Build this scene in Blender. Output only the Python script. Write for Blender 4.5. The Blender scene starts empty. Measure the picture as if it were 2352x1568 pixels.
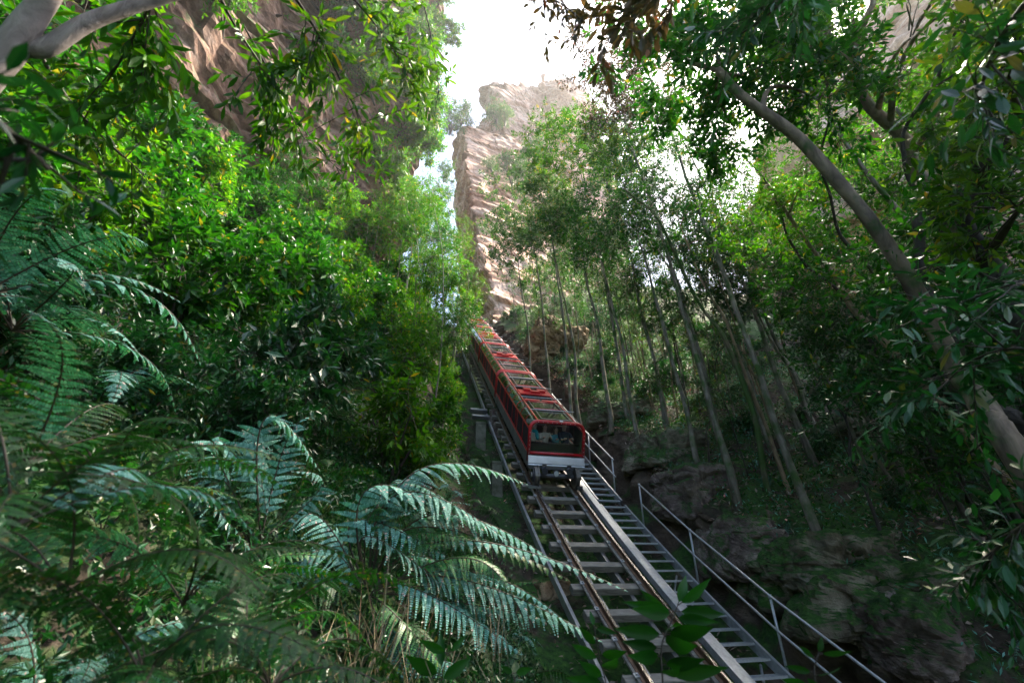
import bpy, math, random
import numpy as np
from mathutils import Vector, Matrix

random.seed(7)
RNG = np.random.default_rng(11)
S = bpy.context.scene
COL = S.collection
rad = math.radians

# ------------------------------------------------------------------ camera
PITCH, ROLL, FPX = 0.5235, -0.0115, 973.4          # focal length in pixels of a 2352 px wide frame
cd = bpy.data.cameras.new('camera')
cam = bpy.data.objects.new('camera', cd)
COL.objects.link(cam)
cd.sensor_width = 36.0
cd.lens = FPX / 2352 * 36.0
cd.clip_start, cd.clip_end = 0.05, 2000
FW = np.array([0, math.cos(PITCH), math.sin(PITCH)])
UP0 = np.array([0, -math.sin(PITCH), math.cos(PITCH)])
RT0 = np.array([1.0, 0, 0])
RT = math.cos(ROLL) * RT0 + math.sin(ROLL) * UP0
UPV = -math.sin(ROLL) * RT0 + math.cos(ROLL) * UP0
m = Matrix.Identity(4)
for i in range(3):
    m[i][0], m[i][1], m[i][2] = RT[i], UPV[i], -FW[i]
cam.matrix_world = m
cd.dof.use_dof = True
cd.dof.focus_distance = 15.0
cd.dof.aperture_fstop = 1.6
S.camera = cam

# ------------------------------------------------------------------ sky and sun
SUN_AZ, SUN_EL = rad(60), rad(57)
w = bpy.data.worlds.new('World')
S.world = w
w.use_nodes = True
nt = w.node_tree
nt.nodes.clear()
sky = nt.nodes.new('ShaderNodeTexSky')
sky.sky_type = 'NISHITA'
sky.sun_disc = False
sky.sun_elevation = SUN_EL
sky.sun_rotation = SUN_AZ
sky.dust_density = 3.0
sky.air_density = 1.2
sky.ozone_density = 1.0
bg = nt.nodes.new('ShaderNodeBackground')
bg.inputs[1].default_value = 0.11
wo = nt.nodes.new('ShaderNodeOutputWorld')
nt.links.new(sky.outputs[0], bg.inputs[0])
nt.links.new(bg.outputs[0], wo.inputs[0])
sd = bpy.data.lights.new('sun', 'SUN')
sd.energy = 5.0
sd.angle = rad(6)
sd.color = (1.0, 0.89, 0.72)
sun = bpy.data.objects.new('sun', sd)
COL.objects.link(sun)
sdir = Vector((math.sin(SUN_AZ) * math.cos(SUN_EL), math.cos(SUN_AZ) * math.cos(SUN_EL), math.sin(SUN_EL)))
sun.rotation_euler = sdir.to_track_quat('Z', 'Y').to_euler()
sun.location = sdir * 90
S.view_settings.view_transform = 'Standard'
S.view_settings.look = 'None'
S.view_settings.gamma = 1.0
S.view_settings.use_curve_mapping = False
S.view_settings.exposure = 2.35
cy = S.cycles
cy.max_bounces = 4
cy.diffuse_bounces = 2
cy.glossy_bounces = 2
cy.transmission_bounces = 3
cy.transparent_max_bounces = 10
cy.caustics_reflective = False
cy.caustics_refractive = False
cy.sample_clamp_indirect = 6.0
cy.use_denoising = True
cy.use_adaptive_sampling = True
cy.adaptive_threshold = 0.025
cy.volume_bounces = 0

# ------------------------------------------------------------------ projections and the track line
def A(*a):
    return np.array(a, dtype=float)

def ray(x, y):
    d = FW + RT * (x - 1176) / FPX + UPV * (784 - y) / FPX
    return d / np.linalg.norm(d)

def at(x, y, dist):
    return ray(x, y) * dist

def ath(x, y, hd):
    d = ray(x, y)
    return d * (hd / math.hypot(d[0], d[1]))

AZ = -0.2569
H = A(math.sin(AZ), math.cos(AZ), 0)
V = A(math.cos(AZ), -math.sin(AZ), 0)
Z = A(0, 0, 1)
P0 = A(1.6876, 14.0523, 2.1545)
def theta(l):
    l = np.clip(l, -8, 13)
    return 0.6583 + 0.0117 * l - 0.0006 * l * l
LT = np.linspace(-20, 90, 2201)
_th = theta((LT[1:] + LT[:-1]) / 2)
_d = LT[1] - LT[0]
UT = np.concatenate([[0], np.cumsum(np.cos(_th) * _d)])
ZT = np.concatenate([[0], np.cumsum(np.sin(_th) * _d)])
_i0 = int(np.argmin(abs(LT)))
UT -= UT[_i0]
ZT -= ZT[_i0]
def trk(l, v=0.0, n=0.0):
    u, z, t = np.interp(l, LT, UT), np.interp(l, LT, ZT), theta(l)
    p = P0 + H * u + Z * z
    return p + V * v + (-H * math.sin(t) + Z * math.cos(t)) * n
def tframe(l):
    t = float(theta(l))
    T = H * math.cos(t) + Z * math.sin(t)
    N = -H * math.sin(t) + Z * math.cos(t)
    return T, N
def uv(x, y):
    dx, dy = x - P0[0], y - P0[1]
    return H[0] * dx + H[1] * dy, V[0] * dx + V[1] * dy
PROF_V = np.array([-70, -17, -14, -9, -5, -3, -2.3, -1.5, 0, 2.35, 2.7, 2.95, 3.4, 4.5, 8, 14, 22, 70.0])
PROF_Z = np.array([40, 13, 9.5, 5.0, 2.0, -.3, -1.3, -1.6, -1.5, -1.5, -1.1, .5, 1.25, 1.75, 3.3, 6.0, 9, 14.0])
def zt(u):
    return P0[2] + np.interp(np.minimum(u, 33), UT, ZT)
def ter(x, y):
    u, v = uv(x, y)
    return zt(u) + np.interp(v, PROF_V, PROF_Z)
def hit(x, y, dmax=90):
    d = ray(x, y)
    t = 1.5
    while t < dmax:
        p = d * t
        if p[2] < ter(p[0], p[1]):
            return p
        t += 0.1
    return d * dmax

# ------------------------------------------------------------------ noise
_perm = np.random.default_rng(3).random((64, 64, 64))
def vnoise(P):
    P = np.asarray(P, float)
    i = np.floor(P).astype(int)
    f = P - i
    f = f * f * (3 - 2 * f)
    i &= 63
    j = (i + 1) & 63
    x0, y0, z0 = i[..., 0], i[..., 1], i[..., 2]
    x1, y1, z1 = j[..., 0], j[..., 1], j[..., 2]
    fx, fy, fz = f[..., 0], f[..., 1], f[..., 2]
    c00 = _perm[x0, y0, z0] * (1 - fx) + _perm[x1, y0, z0] * fx
    c10 = _perm[x0, y1, z0] * (1 - fx) + _perm[x1, y1, z0] * fx
    c01 = _perm[x0, y0, z1] * (1 - fx) + _perm[x1, y0, z1] * fx
    c11 = _perm[x0, y1, z1] * (1 - fx) + _perm[x1, y1, z1] * fx
    return ((c00 * (1 - fy) + c10 * fy) * (1 - fz) + (c01 * (1 - fy) + c11 * fy) * fz) * 2 - 1
def fbm(P, oct=4, gain=0.5):
    P = np.asarray(P, float)
    r, a = 0, 1.0
    for k in range(oct):
        r = r + a * vnoise(P * (2.03 ** k) + 17.3 * k)
        a *= gain
    return r

# ------------------------------------------------------------------ object helpers
def tag(o, label=None, cat=None, group=None, kind=None):
    if label: o['label'] = label
    if cat: o['category'] = cat
    if group: o['group'] = group
    if kind: o['kind'] = kind
    return o
def empty(name, loc=(0, 0, 0)):
    o = bpy.data.objects.new(name, None)
    o.empty_display_size = 0.2
    o.location = Vector(loc)
    COL.objects.link(o)
    return o
def link(name, me, parent=None, matrix=None):
    o = bpy.data.objects.new(name, me)
    COL.objects.link(o)
    if parent is not None:
        o.parent = parent
    if matrix is not None:
        o.matrix_basis = matrix
    return o
def npmesh(name, Vv, tris=None, quads=None, mats=(), mi=None, smooth=False):
    me = bpy.data.meshes.new(name)
    Vv = np.asarray(Vv, np.float32).reshape(-1, 3)
    fl, sz = [], []
    if tris is not None and len(tris):
        tris = np.asarray(tris, np.int32).reshape(-1, 3); fl.append(tris.ravel()); sz.append(np.full(len(tris), 3, np.int32))
    if quads is not None and len(quads):
        quads = np.asarray(quads, np.int32).reshape(-1, 4); fl.append(quads.ravel()); sz.append(np.full(len(quads), 4, np.int32))
    lv = np.concatenate(fl); sz = np.concatenate(sz)
    me.vertices.add(len(Vv)); me.vertices.foreach_set('co', Vv.ravel())
    me.loops.add(len(lv)); me.loops.foreach_set('vertex_index', lv)
    me.polygons.add(len(sz))
    st = np.concatenate([[0], np.cumsum(sz)[:-1]]).astype(np.int32)
    me.polygons.foreach_set('loop_start', st)
    me.polygons.foreach_set('loop_total', sz)
    if mi is not None:
        me.polygons.foreach_set('material_index', np.asarray(mi, np.int32))
    me.polygons.foreach_set('use_smooth', np.full(len(sz), smooth))
    for mm in mats:
        me.materials.append(mm)
    me.update(calc_edges=True)
    me.validate()
    return me

class MB:
    """collects simple shapes into one mesh"""
    def __init__(s):
        s.v, s.q, s.t, s.n = [], [], [], 0
    def add(s, vv, q=(), t=()):
        vv = np.asarray(vv, float).reshape(-1, 3)
        for f in q: s.q.append([i + s.n for i in f])
        for f in t: s.t.append([i + s.n for i in f])
        s.v.append(vv); s.n += len(vv)
        return s
    def hexa(s, c8):
        return s.add(c8, [(0, 3, 2, 1), (4, 5, 6, 7), (0, 1, 5, 4), (1, 2, 6, 5), (2, 3, 7, 6), (3, 0, 4, 7)])
    def box(s, c, h, ax=None, bev=0.0):
        ax = np.eye(3) if ax is None else np.asarray(ax, float)
        c = np.asarray(c, float)
        p = []
        for sz in (-1, 1):
            for sx, sy in ((-1, -1), (1, -1), (1, 1), (-1, 1)):
                p.append(c + ax[0] * h[0] * sx + ax[1] * h[1] * sy + ax[2] * h[2] * sz)
        return s.hexa(p)
    def tube(s, pts, r, sides=8, cap=True, flat=1.0, ref=None):
        pts = np.asarray(pts, float); n = len(pts)
        r = np.full(n, r) if np.isscalar(r) else np.asarray(r, float)
        T = np.gradient(pts, axis=0)
        T /= np.linalg.norm(T, axis=1)[:, None] + 1e-12
        ref = A(0.13, 0.31, 0.94) if ref is None else np.asarray(ref, float)
        B = np.cross(T, ref); bl = np.linalg.norm(B, axis=1)
        B[bl < 1e-3] = np.cross(T[bl < 1e-3], A(1, 0, 0))
        B /= np.linalg.norm(B, axis=1)[:, None]
        N = np.cross(B, T)
        a = np.linspace(0, 2 * math.pi, sides, endpoint=False)
        ring = pts[:, None, :] + r[:, None, None] * (np.cos(a)[None, :, None] * B[:, None, :] + flat * np.sin(a)[None, :, None] * N[:, None, :])
        q = []
        for i in range(n - 1):
            for j in range(sides):
                k = (j + 1) % sides
                q.append((i * sides + j, i * sides + k, (i + 1) * sides + k, (i + 1) * sides + j))
        vv = ring.reshape(-1, 3)
        t = []
        if cap:
            vv = np.concatenate([vv, pts[:1], pts[-1:]])
            c0, c1 = n * sides, n * sides + 1
            for j in range(sides):
                k = (j + 1) % sides
                t.append((c0, k, j)); t.append((c1, (n - 1) * sides + j, (n - 1) * sides + k))
        return s.add(vv, q, t)
    def sweep(s, prof, l0, l1, step=0.5):
        """a closed (v, n) profile swept along the track line"""
        ls = np.arange(l0, l1 + step * .5, step); k = len(prof); vv = []
        for l in ls:
            for (a, b) in prof: vv.append(trk(l, a, b))
        q = []
        for i in range(len(ls) - 1):
            for j in range(k):
                jj = (j + 1) % k
                q.append((i * k + j, i * k + jj, (i + 1) * k + jj, (i + 1) * k + j))
        s.add(vv, q)
        return s
    def xform(s, fn):
        s.v = [np.array([fn(p) for p in vv]) for vv in s.v]; return s
    def mesh(s, name, mat, smooth=False, origin=None):
        vv = np.concatenate(s.v)
        if origin is not None: vv = vv - np.asarray(origin, float)
        return npmesh(name, vv, s.t, s.q, mat if isinstance(mat, (list, tuple)) else [mat], smooth=smooth)
    def obj(s, name, mat, parent=None, smooth=False, origin=None):
        if parent is not None and origin is None: origin = np.array(parent.location)
        o = link(name, s.mesh(name, mat, smooth, origin), parent)
        if parent is None and origin is not None: o.location = Vector(origin)
        return o

def catmull(pts, n):
    pts = np.asarray(pts, float)
    P = np.concatenate([[2 * pts[0] - pts[1]], pts, [2 * pts[-1] - pts[-2]]])
    out = []
    m_ = len(pts) - 1
    for t in np.linspace(0, m_, n):
        i = min(int(t), m_ - 1); f = t - i
        a, b, c, d = P[i], P[i + 1], P[i + 2], P[i + 3]
        out.append(.5 * ((2 * b) + (c - a) * f + (2 * a - 5 * b + 4 * c - d) * f * f + (3 * b - a - 3 * c + d) * f ** 3))
    return np.array(out)
def nrm(a):
    a = np.asarray(a, float)
    return a / (np.linalg.norm(a, axis=-1, keepdims=True) + 1e-12)

# ------------------------------------------------------------------ materials
def newmat(name):
    mt = bpy.data.materials.new(name); mt.use_nodes = True
    n = mt.node_tree; n.nodes.clear()
    out = n.nodes.new('ShaderNodeOutputMaterial')
    return mt, n, out
def ramp(n, stops, src=None):
    r = n.nodes.new('ShaderNodeValToRGB'); e = r.color_ramp.elements
    while len(e) < len(stops): e.new(0.5)
    for k, (p, c) in enumerate(stops):
        e[k].position = p; e[k].color = (*c, 1)
    if src is not None: n.links.new(src, r.inputs[0])
    return r
def noise(n, scale, detail=4, rough=.55, vec=None, dist=0.0):
    t = n.nodes.new('ShaderNodeTexNoise'); t.inputs['Scale'].default_value = scale
    t.inputs['Detail'].default_value = detail; t.inputs['Roughness'].default_value = rough; t.inputs['Distortion'].default_value = dist
    if vec is not None: n.links.new(vec, t.inputs['Vector'])
    return t
def mixc(n, fac, a, b, mode='MIX'):
    x = n.nodes.new('ShaderNodeMix'); x.data_type = 'RGBA'; x.blend_type = mode
    for i, s in ((0, fac), (6, a), (7, b)):
        if hasattr(s, 'is_output'): n.links.new(s, x.inputs[i])
        else: x.inputs[i].default_value = s if i == 0 else (*s, 1)
    return x.outputs[2]
def leafmat(name, c, rough=.42, spec=.5, transl=.3, tcol=None, useobj=False):
    mt, n, out = newmat(name)
    g = n.nodes.new('ShaderNodeNewGeometry')
    src = g.outputs['Random Per Island']
    r = ramp(n, [(0, c[0]), (.5, c[1]), (.955, c[2]), (.985, (c[2][0] * 2 + .1, c[2][1] * .9 + .03, c[2][2] + .01))], src)
    oi = n.nodes.new('ShaderNodeObjectInfo')
    mr = n.nodes.new('ShaderNodeMapRange'); mr.inputs[3].default_value = .72; mr.inputs[4].default_value = 1.25
    n.links.new(oi.outputs['Random'], mr.inputs[0])
    hs = n.nodes.new('ShaderNodeHueSaturation'); n.links.new(mr.outputs[0], hs.inputs['Value']); n.links.new(r.outputs[0], hs.inputs['Color'])
    col = hs.outputs[0]
    b = n.nodes.new('ShaderNodeBsdfPrincipled'); n.links.new(col, b.inputs['Base Color'])
    b.inputs['Roughness'].default_value = rough; b.inputs['Specular IOR Level'].default_value = spec
    t = n.nodes.new('ShaderNodeBsdfTranslucent')
    tc = mixc(n, 1.0, col, tcol or (1.6, 1.5, .5), 'MULTIPLY'); n.links.new(tc, t.inputs[0])
    mx = n.nodes.new('ShaderNodeMixShader'); mx.inputs[0].default_value = transl
    n.links.new(b.outputs[0], mx.inputs[1]); n.links.new(t.outputs[0], mx.inputs[2]); n.links.new(mx.outputs[0], out.inputs[0])
    return mt
def plain(name, col, rough=.5, metal=0.0, spec=.5, var=0.25, scale=6.0, coat=0.0, bump=0.0, col2=None, stretch=None):
    mt, n, out = newmat(name)
    b = n.nodes.new('ShaderNodeBsdfPrincipled')
    tc = n.nodes.new('ShaderNodeTexCoord'); vec = tc.outputs['Object']
    if stretch:
        mp = n.nodes.new('ShaderNodeMapping'); mp.inputs['Scale'].default_value = stretch; n.links.new(vec, mp.inputs[0]); vec = mp.outputs[0]
    t = noise(n, scale, 5, .6, vec)
    c2 = col2 or tuple(x * (1 - var) for x in col)
    r = ramp(n, [(.3, c2), (.65, col)], t.outputs[0])
    n.links.new(r.outputs[0], b.inputs['Base Color'])
    rr = n.nodes.new('ShaderNodeMapRange'); rr.inputs[3].default_value = min(1, rough + .12); rr.inputs[4].default_value = max(.05, rough - .1)
    n.links.new(t.outputs[0], rr.inputs[0]); n.links.new(rr.outputs[0], b.inputs['Roughness'])
    b.inputs['Metallic'].default_value = metal; b.inputs['Specular IOR Level'].default_value = spec; b.inputs['Coat Weight'].default_value = coat
    if bump:
        bp = n.nodes.new('ShaderNodeBump'); bp.inputs['Strength'].default_value = bump; bp.inputs['Distance'].default_value = .02
        n.links.new(t.outputs[0], bp.inputs['Height']); n.links.new(bp.outputs[0], b.inputs['Normal'])
    n.links.new(b.outputs[0], out.inputs[0])
    return mt
def bark(name, c1, c2, moss=0.0, mosscol=(.03, .07, .012), scale=7):
    mt, n, out = newmat(name)
    b = n.nodes.new('ShaderNodeBsdfPrincipled'); b.inputs['Roughness'].default_value = .8; b.inputs['Specular IOR Level'].default_value = .25
    tc = n.nodes.new('ShaderNodeTexCoord')
    mp = n.nodes.new('ShaderNodeMapping'); mp.inputs['Scale'].default_value = (1, 1, .22); n.links.new(tc.outputs['Object'], mp.inputs[0])
    t = noise(n, scale, 6, .62, mp.outputs[0], .6); t2 = noise(n, 1.7, 4, .6, tc.outputs['Object'])
    r = ramp(n, [(.32, c2), (.62, c1)], t.outputs[0])
    col = r.outputs[0]
    if moss:
        f = ramp(n, [(.62 - .3 * moss, (0, 0, 0)), (.72 - .2 * moss, (1, 1, 1))], t2.outputs[0])
        col = mixc(n, f.outputs[0], col, mosscol)
    n.links.new(col, b.inputs['Base Color'])
    bp = n.nodes.new('ShaderNodeBump'); bp.inputs['Strength'].default_value = .7; bp.inputs['Distance'].default_value = .03
    n.links.new(t.outputs[0], bp.inputs['Height']); n.links.new(bp.outputs[0], b.inputs['Normal'])
    n.links.new(b.outputs[0], out.inputs[0])
    return mt
def rockmat(name, cols, moss=.0, scale=.35, strata=1.0, bump=.8, litter=None, dark=.3):
    """banded sandstone, with moss on ledges that face up and, where asked, soil and leaf litter on flat ground"""
    mt, n, out = newmat(name)
    b = n.nodes.new('ShaderNodeBsdfPrincipled'); b.inputs['Roughness'].default_value = .85; b.inputs['Specular IOR Level'].default_value = .2
    g = n.nodes.new('ShaderNodeNewGeometry'); pos = g.outputs['Position']
    mp = n.nodes.new('ShaderNodeMapping'); mp.inputs['Scale'].default_value = (1, 1, 1 + 2.2 * strata); n.links.new(pos, mp.inputs[0])
    t = noise(n, scale, 7, .62, mp.outputs[0], .7)
    t2 = noise(n, scale * .5, 5, .6, pos, .5)
    t3 = noise(n, 2.2, 8, .7, pos, .3)
    r = ramp(n, [(.28, cols[0]), (.44, cols[1]), (.56, cols[2]), (.7, cols[3])], t.outputs[0])
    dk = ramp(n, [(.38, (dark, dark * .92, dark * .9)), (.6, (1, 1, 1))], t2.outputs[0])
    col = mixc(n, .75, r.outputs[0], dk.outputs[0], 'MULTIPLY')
    gr = ramp(n, [(.32, (.35, .33, .32)), (.5, (.85, .83, .82)), (.66, (1.35, 1.33, 1.3))], t3.outputs[0])
    col = mixc(n, .8, col, gr.outputs[0], 'MULTIPLY')
    sx = n.nodes.new('ShaderNodeSeparateXYZ'); n.links.new(g.outputs['Normal'], sx.inputs[0])
    if litter:
        tl = noise(n, 3.0, 7, .7, pos, .4)
        rl = ramp(n, [(.3, litter[0]), (.5, litter[1]), (.68, litter[2])], tl.outputs[0])
        fl = ramp(n, [(.35, (0, 0, 0)), (.6, (1, 1, 1))], sx.outputs[2])
        col = mixc(n, fl.outputs[0], col, rl.outputs[0])
    if moss:
        tm = noise(n, 1.1, 6, .65, pos, .3)
        ma = n.nodes.new('ShaderNodeMath'); ma.operation = 'MULTIPLY_ADD'; n.links.new(sx.outputs[2], ma.inputs[0]); ma.inputs[1].default_value = .35; n.links.new(tm.outputs[0], ma.inputs[2])
        fm = ramp(n, [(.78 - .3 * moss, (0, 0, 0)), (.88 - .25 * moss, (1, 1, 1))], ma.outputs[0])
        tq = noise(n, 9, 4, .6, pos)
        mc = ramp(n, [(.3, (.008, .026, .008)), (.6, (.03, .085, .014)), (.8, (.08, .15, .022))], tq.outputs[0])
        col = mixc(n, fm.outputs[0], col, mc.outputs[0])
    n.links.new(col, b.inputs['Base Color'])
    ad = n.nodes.new('ShaderNodeMath'); ad.operation = 'ADD'; n.links.new(t.outputs[0], ad.inputs[0]); n.links.new(t3.outputs[0], ad.inputs[1])
    bp = n.nodes.new('ShaderNodeBump'); bp.inputs['Strength'].default_value = bump; bp.inputs['Distance'].default_value = .12
    n.links.new(ad.outputs[0], bp.inputs['Height']); n.links.new(bp.outputs[0], b.inputs['Normal'])
    n.links.new(b.outputs[0], out.inputs[0])
    return mt
def glassmat(name, tint=(.75, .82, .8), refl=.12):
    mt, n, out = newmat(name)
    tr = n.nodes.new('ShaderNodeBsdfTransparent'); tr.inputs[0].default_value = (*tint, 1)
    gl = n.nodes.new('ShaderNodeBsdfGlossy'); gl.inputs['Roughness'].default_value = .04; gl.inputs[0].default_value = (.95, .97, 1, 1)
    lw = n.nodes.new('ShaderNodeLayerWeight'); lw.inputs[0].default_value = .35
    mr = n.nodes.new('ShaderNodeMapRange'); mr.inputs[3].default_value = refl; mr.inputs[4].default_value = .85
    n.links.new(lw.outputs['Fresnel'], mr.inputs[0])
    mx = n.nodes.new('ShaderNodeMixShader'); n.links.new(mr.outputs[0], mx.inputs[0]); n.links.new(tr.outputs[0], mx.inputs[1]); n.links.new(gl.outputs[0], mx.inputs[2])
    n.links.new(mx.outputs[0], out.inputs[0])
    return mt

M = {}
M['leaf_vivid'] = leafmat('leaf_vivid', [(.004, .045, .004), (.012, .095, .006), (.035, .155, .01)], .42, .35, .35)
M['leaf_lime'] = leafmat('leaf_lime', [(.015, .085, .003), (.04, .17, .005), (.09, .23, .008)], .48, .3, .42)
M['leaf_deep'] = leafmat('leaf_deep', [(.003, .04, .01), (.007, .075, .016), (.018, .115, .03)], .36, .55, .28)
M['leaf_olive'] = leafmat('leaf_olive', [(.015, .06, .004), (.04, .125, .006), (.085, .18, .01)], .45, .35, .45)
M['leaf_grey'] = leafmat('leaf_grey', [(.02, .075, .025), (.04, .125, .045), (.09, .2, .085)], .45, .4, .3)
M['leaf_bronze'] = leafmat('leaf_bronze', [(.03, .04, .012), (.06, .06, .022), (.1, .08, .035)], .45, .4, .35, (1.5, 1.0, .6))
M['fern'] = leafmat('fern', [(.05, .17, .135), (.105, .27, .23), (.2, .38, .345)], .7, .2, .25, (.5, 1.1, .4))  # pale teal holds the blue sky sheen in the leaf colour
M['fern_green'] = leafmat('fern_green', [(.006, .06, .01), (.012, .1, .014), (.025, .15, .025)], .45, .5, .3)
M['fern_dark'] = leafmat('fern_dark', [(.003, .035, .004), (.006, .06, .006), (.015, .09, .012)], .5, .35, .3)  # darker copy of the fern green: shade of the lower left put into colour
M['dry'] = leafmat('dry', [(.14, .1, .06), (.24, .19, .12), (.34, .29, .2)], .7, .2, .15, (1, 1, .8))
M['litter'] = leafmat('litter', [(.06, .035, .022), (.2, .13, .1), (.42, .33, .3)], .5, .4, .1, (1, .8, .6))
M['fernstem'] = plain('fernstem', (.05, .035, .02), .6, var=.6)
M['bark_grey'] = bark('bark_grey', (.2, .175, .145), (.06, .05, .04), .55)
M['bark_tan'] = bark('bark_tan', (.27, .19, .12), (.09, .06, .038), .35)
M['bark_brown'] = bark('bark_brown', (.22, .165, .12), (.05, .036, .028), .35, scale=5)
M['bark_moss'] = bark('bark_moss', (.13, .11, .07), (.04, .035, .022), .9)
M['bark_dark'] = bark('bark_dark', (.05, .042, .035), (.014, .012, .01), .15)
M['bark_pale'] = bark('bark_pale', (.3, .26, .25), (.1, .08, .075), .1, scale=9)
M['twig'] = plain('twig', (.05, .038, .03), .75, var=.5)
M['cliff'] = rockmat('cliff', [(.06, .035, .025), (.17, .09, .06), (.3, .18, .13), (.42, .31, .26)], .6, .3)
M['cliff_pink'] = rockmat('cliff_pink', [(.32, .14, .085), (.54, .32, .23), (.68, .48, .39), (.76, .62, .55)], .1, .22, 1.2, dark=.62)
M['rock_tan'] = rockmat('rock_tan', [(.07, .045, .025), (.24, .16, .09), (.4, .29, .17), (.5, .4, .28)], .15, .8, .3)
M['rock_moss'] = rockmat('rock_moss', [(.07, .06, .045), (.16, .14, .105), (.27, .245, .19), (.4, .37, .3)], 1.0, .9, .5, 1.0, dark=.65)
M['rock_dark'] = rockmat('rock_dark', [(.05, .036, .034), (.14, .105, .095), (.24, .19, .17), (.38, .31, .28)], .7, .9, .6, 1.0, dark=.65)
M['ground'] = rockmat('ground', [(.03, .022, .016), (.08, .058, .042), (.13, .1, .075), (.2, .16, .12)], .4, .8, .4, .9,
                      [(.01, .009, .006), (.03, .023, .016), (.09, .07, .055)])
M['rail'] = plain('rail', (.2, .12, .075), .45, .6, var=.5, scale=9)
M['railtop'] = plain('railtop', (.35, .33, .32), .25, 1.0, var=.2)
M['sleeper'] = plain('sleeper', (.24, .22, .19), .7, 0, .3, .6, 3.5, bump=.3, stretch=(1, 6, 6))
M['steel'] = plain('steel', (.5, .52, .54), .42, .8, var=.35, scale=4)
M['steel_dark'] = plain('steel_dark', (.1, .1, .11), .5, .7, var=.4)
M['galv'] = plain('galv', (.45, .47, .5), .45, .6, var=.3, scale=14)
M['concrete'] = plain('concrete', (.16, .155, .12), .85, 0, .2, .5, 3.0, bump=.5, col2=(.04, .05, .025))
M['red'] = plain('red', (.46, .004, .012), .35, 0, .4, .35, 3.0, coat=.15)
M['silver'] = plain('silver', (.55, .57, .62), .33, .9, var=.25, scale=2.0)
M['skirt'] = plain('skirt', (.33, .34, .36), .4, .85, var=.4, scale=1.6)
M['panel'] = plain('panel', (.008, .011, .02), .6, 0, .15, .4, 2.0)
M['black'] = plain('black', (.012, .012, .014), .45, 0, .5, .3)
M['seat'] = plain('seat', (.06, .012, .014), .5)
M['wheel'] = plain('wheel', (.16, .15, .14), .35, .85, var=.4, scale=8)
M['rubber'] = plain('rubber', (.03, .032, .04), .55)
M['glass'] = glassmat('glass', (.97, .98, .98), .02)
M['glass_roof'] = glassmat('glass_roof', (.5, .54, .54), .08)
M['lamp'] = plain('lamp', (.7, .72, .72), .1, .3, .8)
M['rivet'] = plain('rivet', (.7, .66, .64), .3, .6)
def cloth(name, c): return plain(name, c, .8, 0, .2, .25, 12)
for k, c in dict(cream=(.6, .55, .46), teal=(.03, .4, .42), jacket=(.06, .3, .38), navy=(.015, .03, .07), denim=(.08, .14, .28), brown=(.1, .06, .04), grey=(.2, .2, .22),
                 wine=(.2, .03, .05), skin=(.68, .42, .32), hair_brown=(.05, .028, .015), hair_fair=(.25, .16, .07), white=(.7, .7, .7)).items():
    M[k] = cloth(k, c)

# ================================================================== the setting: ground, cliffs, rock
def grid_faces(nu, nv, wrap=False):
    i, j = np.meshgrid(np.arange(nu - 1), np.arange(nv if wrap else nv - 1), indexing='ij')
    j2 = (j + 1) % nv
    return np.stack([i * nv + j, (i + 1) * nv + j, (i + 1) * nv + j2, i * nv + j2], -1).reshape(-1, 4)

def build_ground():
    us = np.concatenate([np.arange(-22, 34, .22), np.arange(34, 75, 1.2)])
    vs = np.concatenate([np.linspace(-70, -17, 14)[:-1], np.arange(-17, -4, .3), np.arange(-4, 2.35, .22), np.linspace(2.35, 3.6, 22), np.arange(3.75, 22, .3), np.linspace(22, 75, 16)])
    U, W = np.meshgrid(us, vs, indexing='ij')
    zz = zt(U) + np.interp(W, PROF_V, PROF_Z)
    P = P0[None, None, :2] + U[..., None] * H[:2] + W[..., None] * V[:2]
    P = np.concatenate([P, zz[..., None]], -1)
    n1 = fbm(P * .55, 5); n2 = fbm(P * A(1.6, 1.6, 2.2) + 40, 4)
    wall = np.exp(-((W - 3.0) / .7) ** 2)
    amp = np.where(abs(W) < 2.2, .12, .4)
    P[..., 2] += amp * n1 + .14 * n2 * (abs(W) > 1.9)
    push = wall * np.clip(.35 + .75 * fbm(P * A(.5, .5, .9) + 9, 5) + .3 * n2, -.12, 2)
    P[..., 0] += V[0] * push; P[..., 1] += V[1] * push
    me = npmesh('ground', P.reshape(-1, 3), None, grid_faces(len(us), len(vs))[:, ::-1], [M['ground']], smooth=True)
    return tag(link('ground', me), kind='structure')
build_ground()

def strata_disp(P, seed, amp, zscale=1.0):
    """ledges: every layer of the sandstone stands proud or back by its own amount"""
    r = np.random.default_rng(seed)
    zl = P[..., 2] * zscale + 1.4 * fbm(P * .05 + seed, 2) + .12 * fbm(P * .5 + seed, 3)
    cuts = np.cumsum(np.where(r.random(160) < .4, r.uniform(.3, .9, 160), r.uniform(1.5, 5.5, 160))) - 60
    off = r.uniform(-1, 1, 161)
    k = np.searchsorted(cuts, zl)
    lo = cuts[np.clip(k - 1, 0, 159)]
    f = np.clip((zl - lo) / .1, 0, 1)
    # vertical joints: within a layer each block has its own set-back
    cellw = r.uniform(1.6, 6.0, 161)
    def block(kk):
        kk = np.clip(kk, 0, 160)
        cell = np.floor((P[..., 0] * .83 + P[..., 1] * .56) / cellw[kk] + kk * .37).astype(int)
        h_ = np.sin(cell * 12.9898 + kk * 78.233 + seed) * 43758.5453
        return off[kk] + .75 * ((h_ - np.floor(h_)) * 2 - 1)
    d = block(k - 1) * (1 - f) + block(k) * f
    return amp * d

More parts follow.
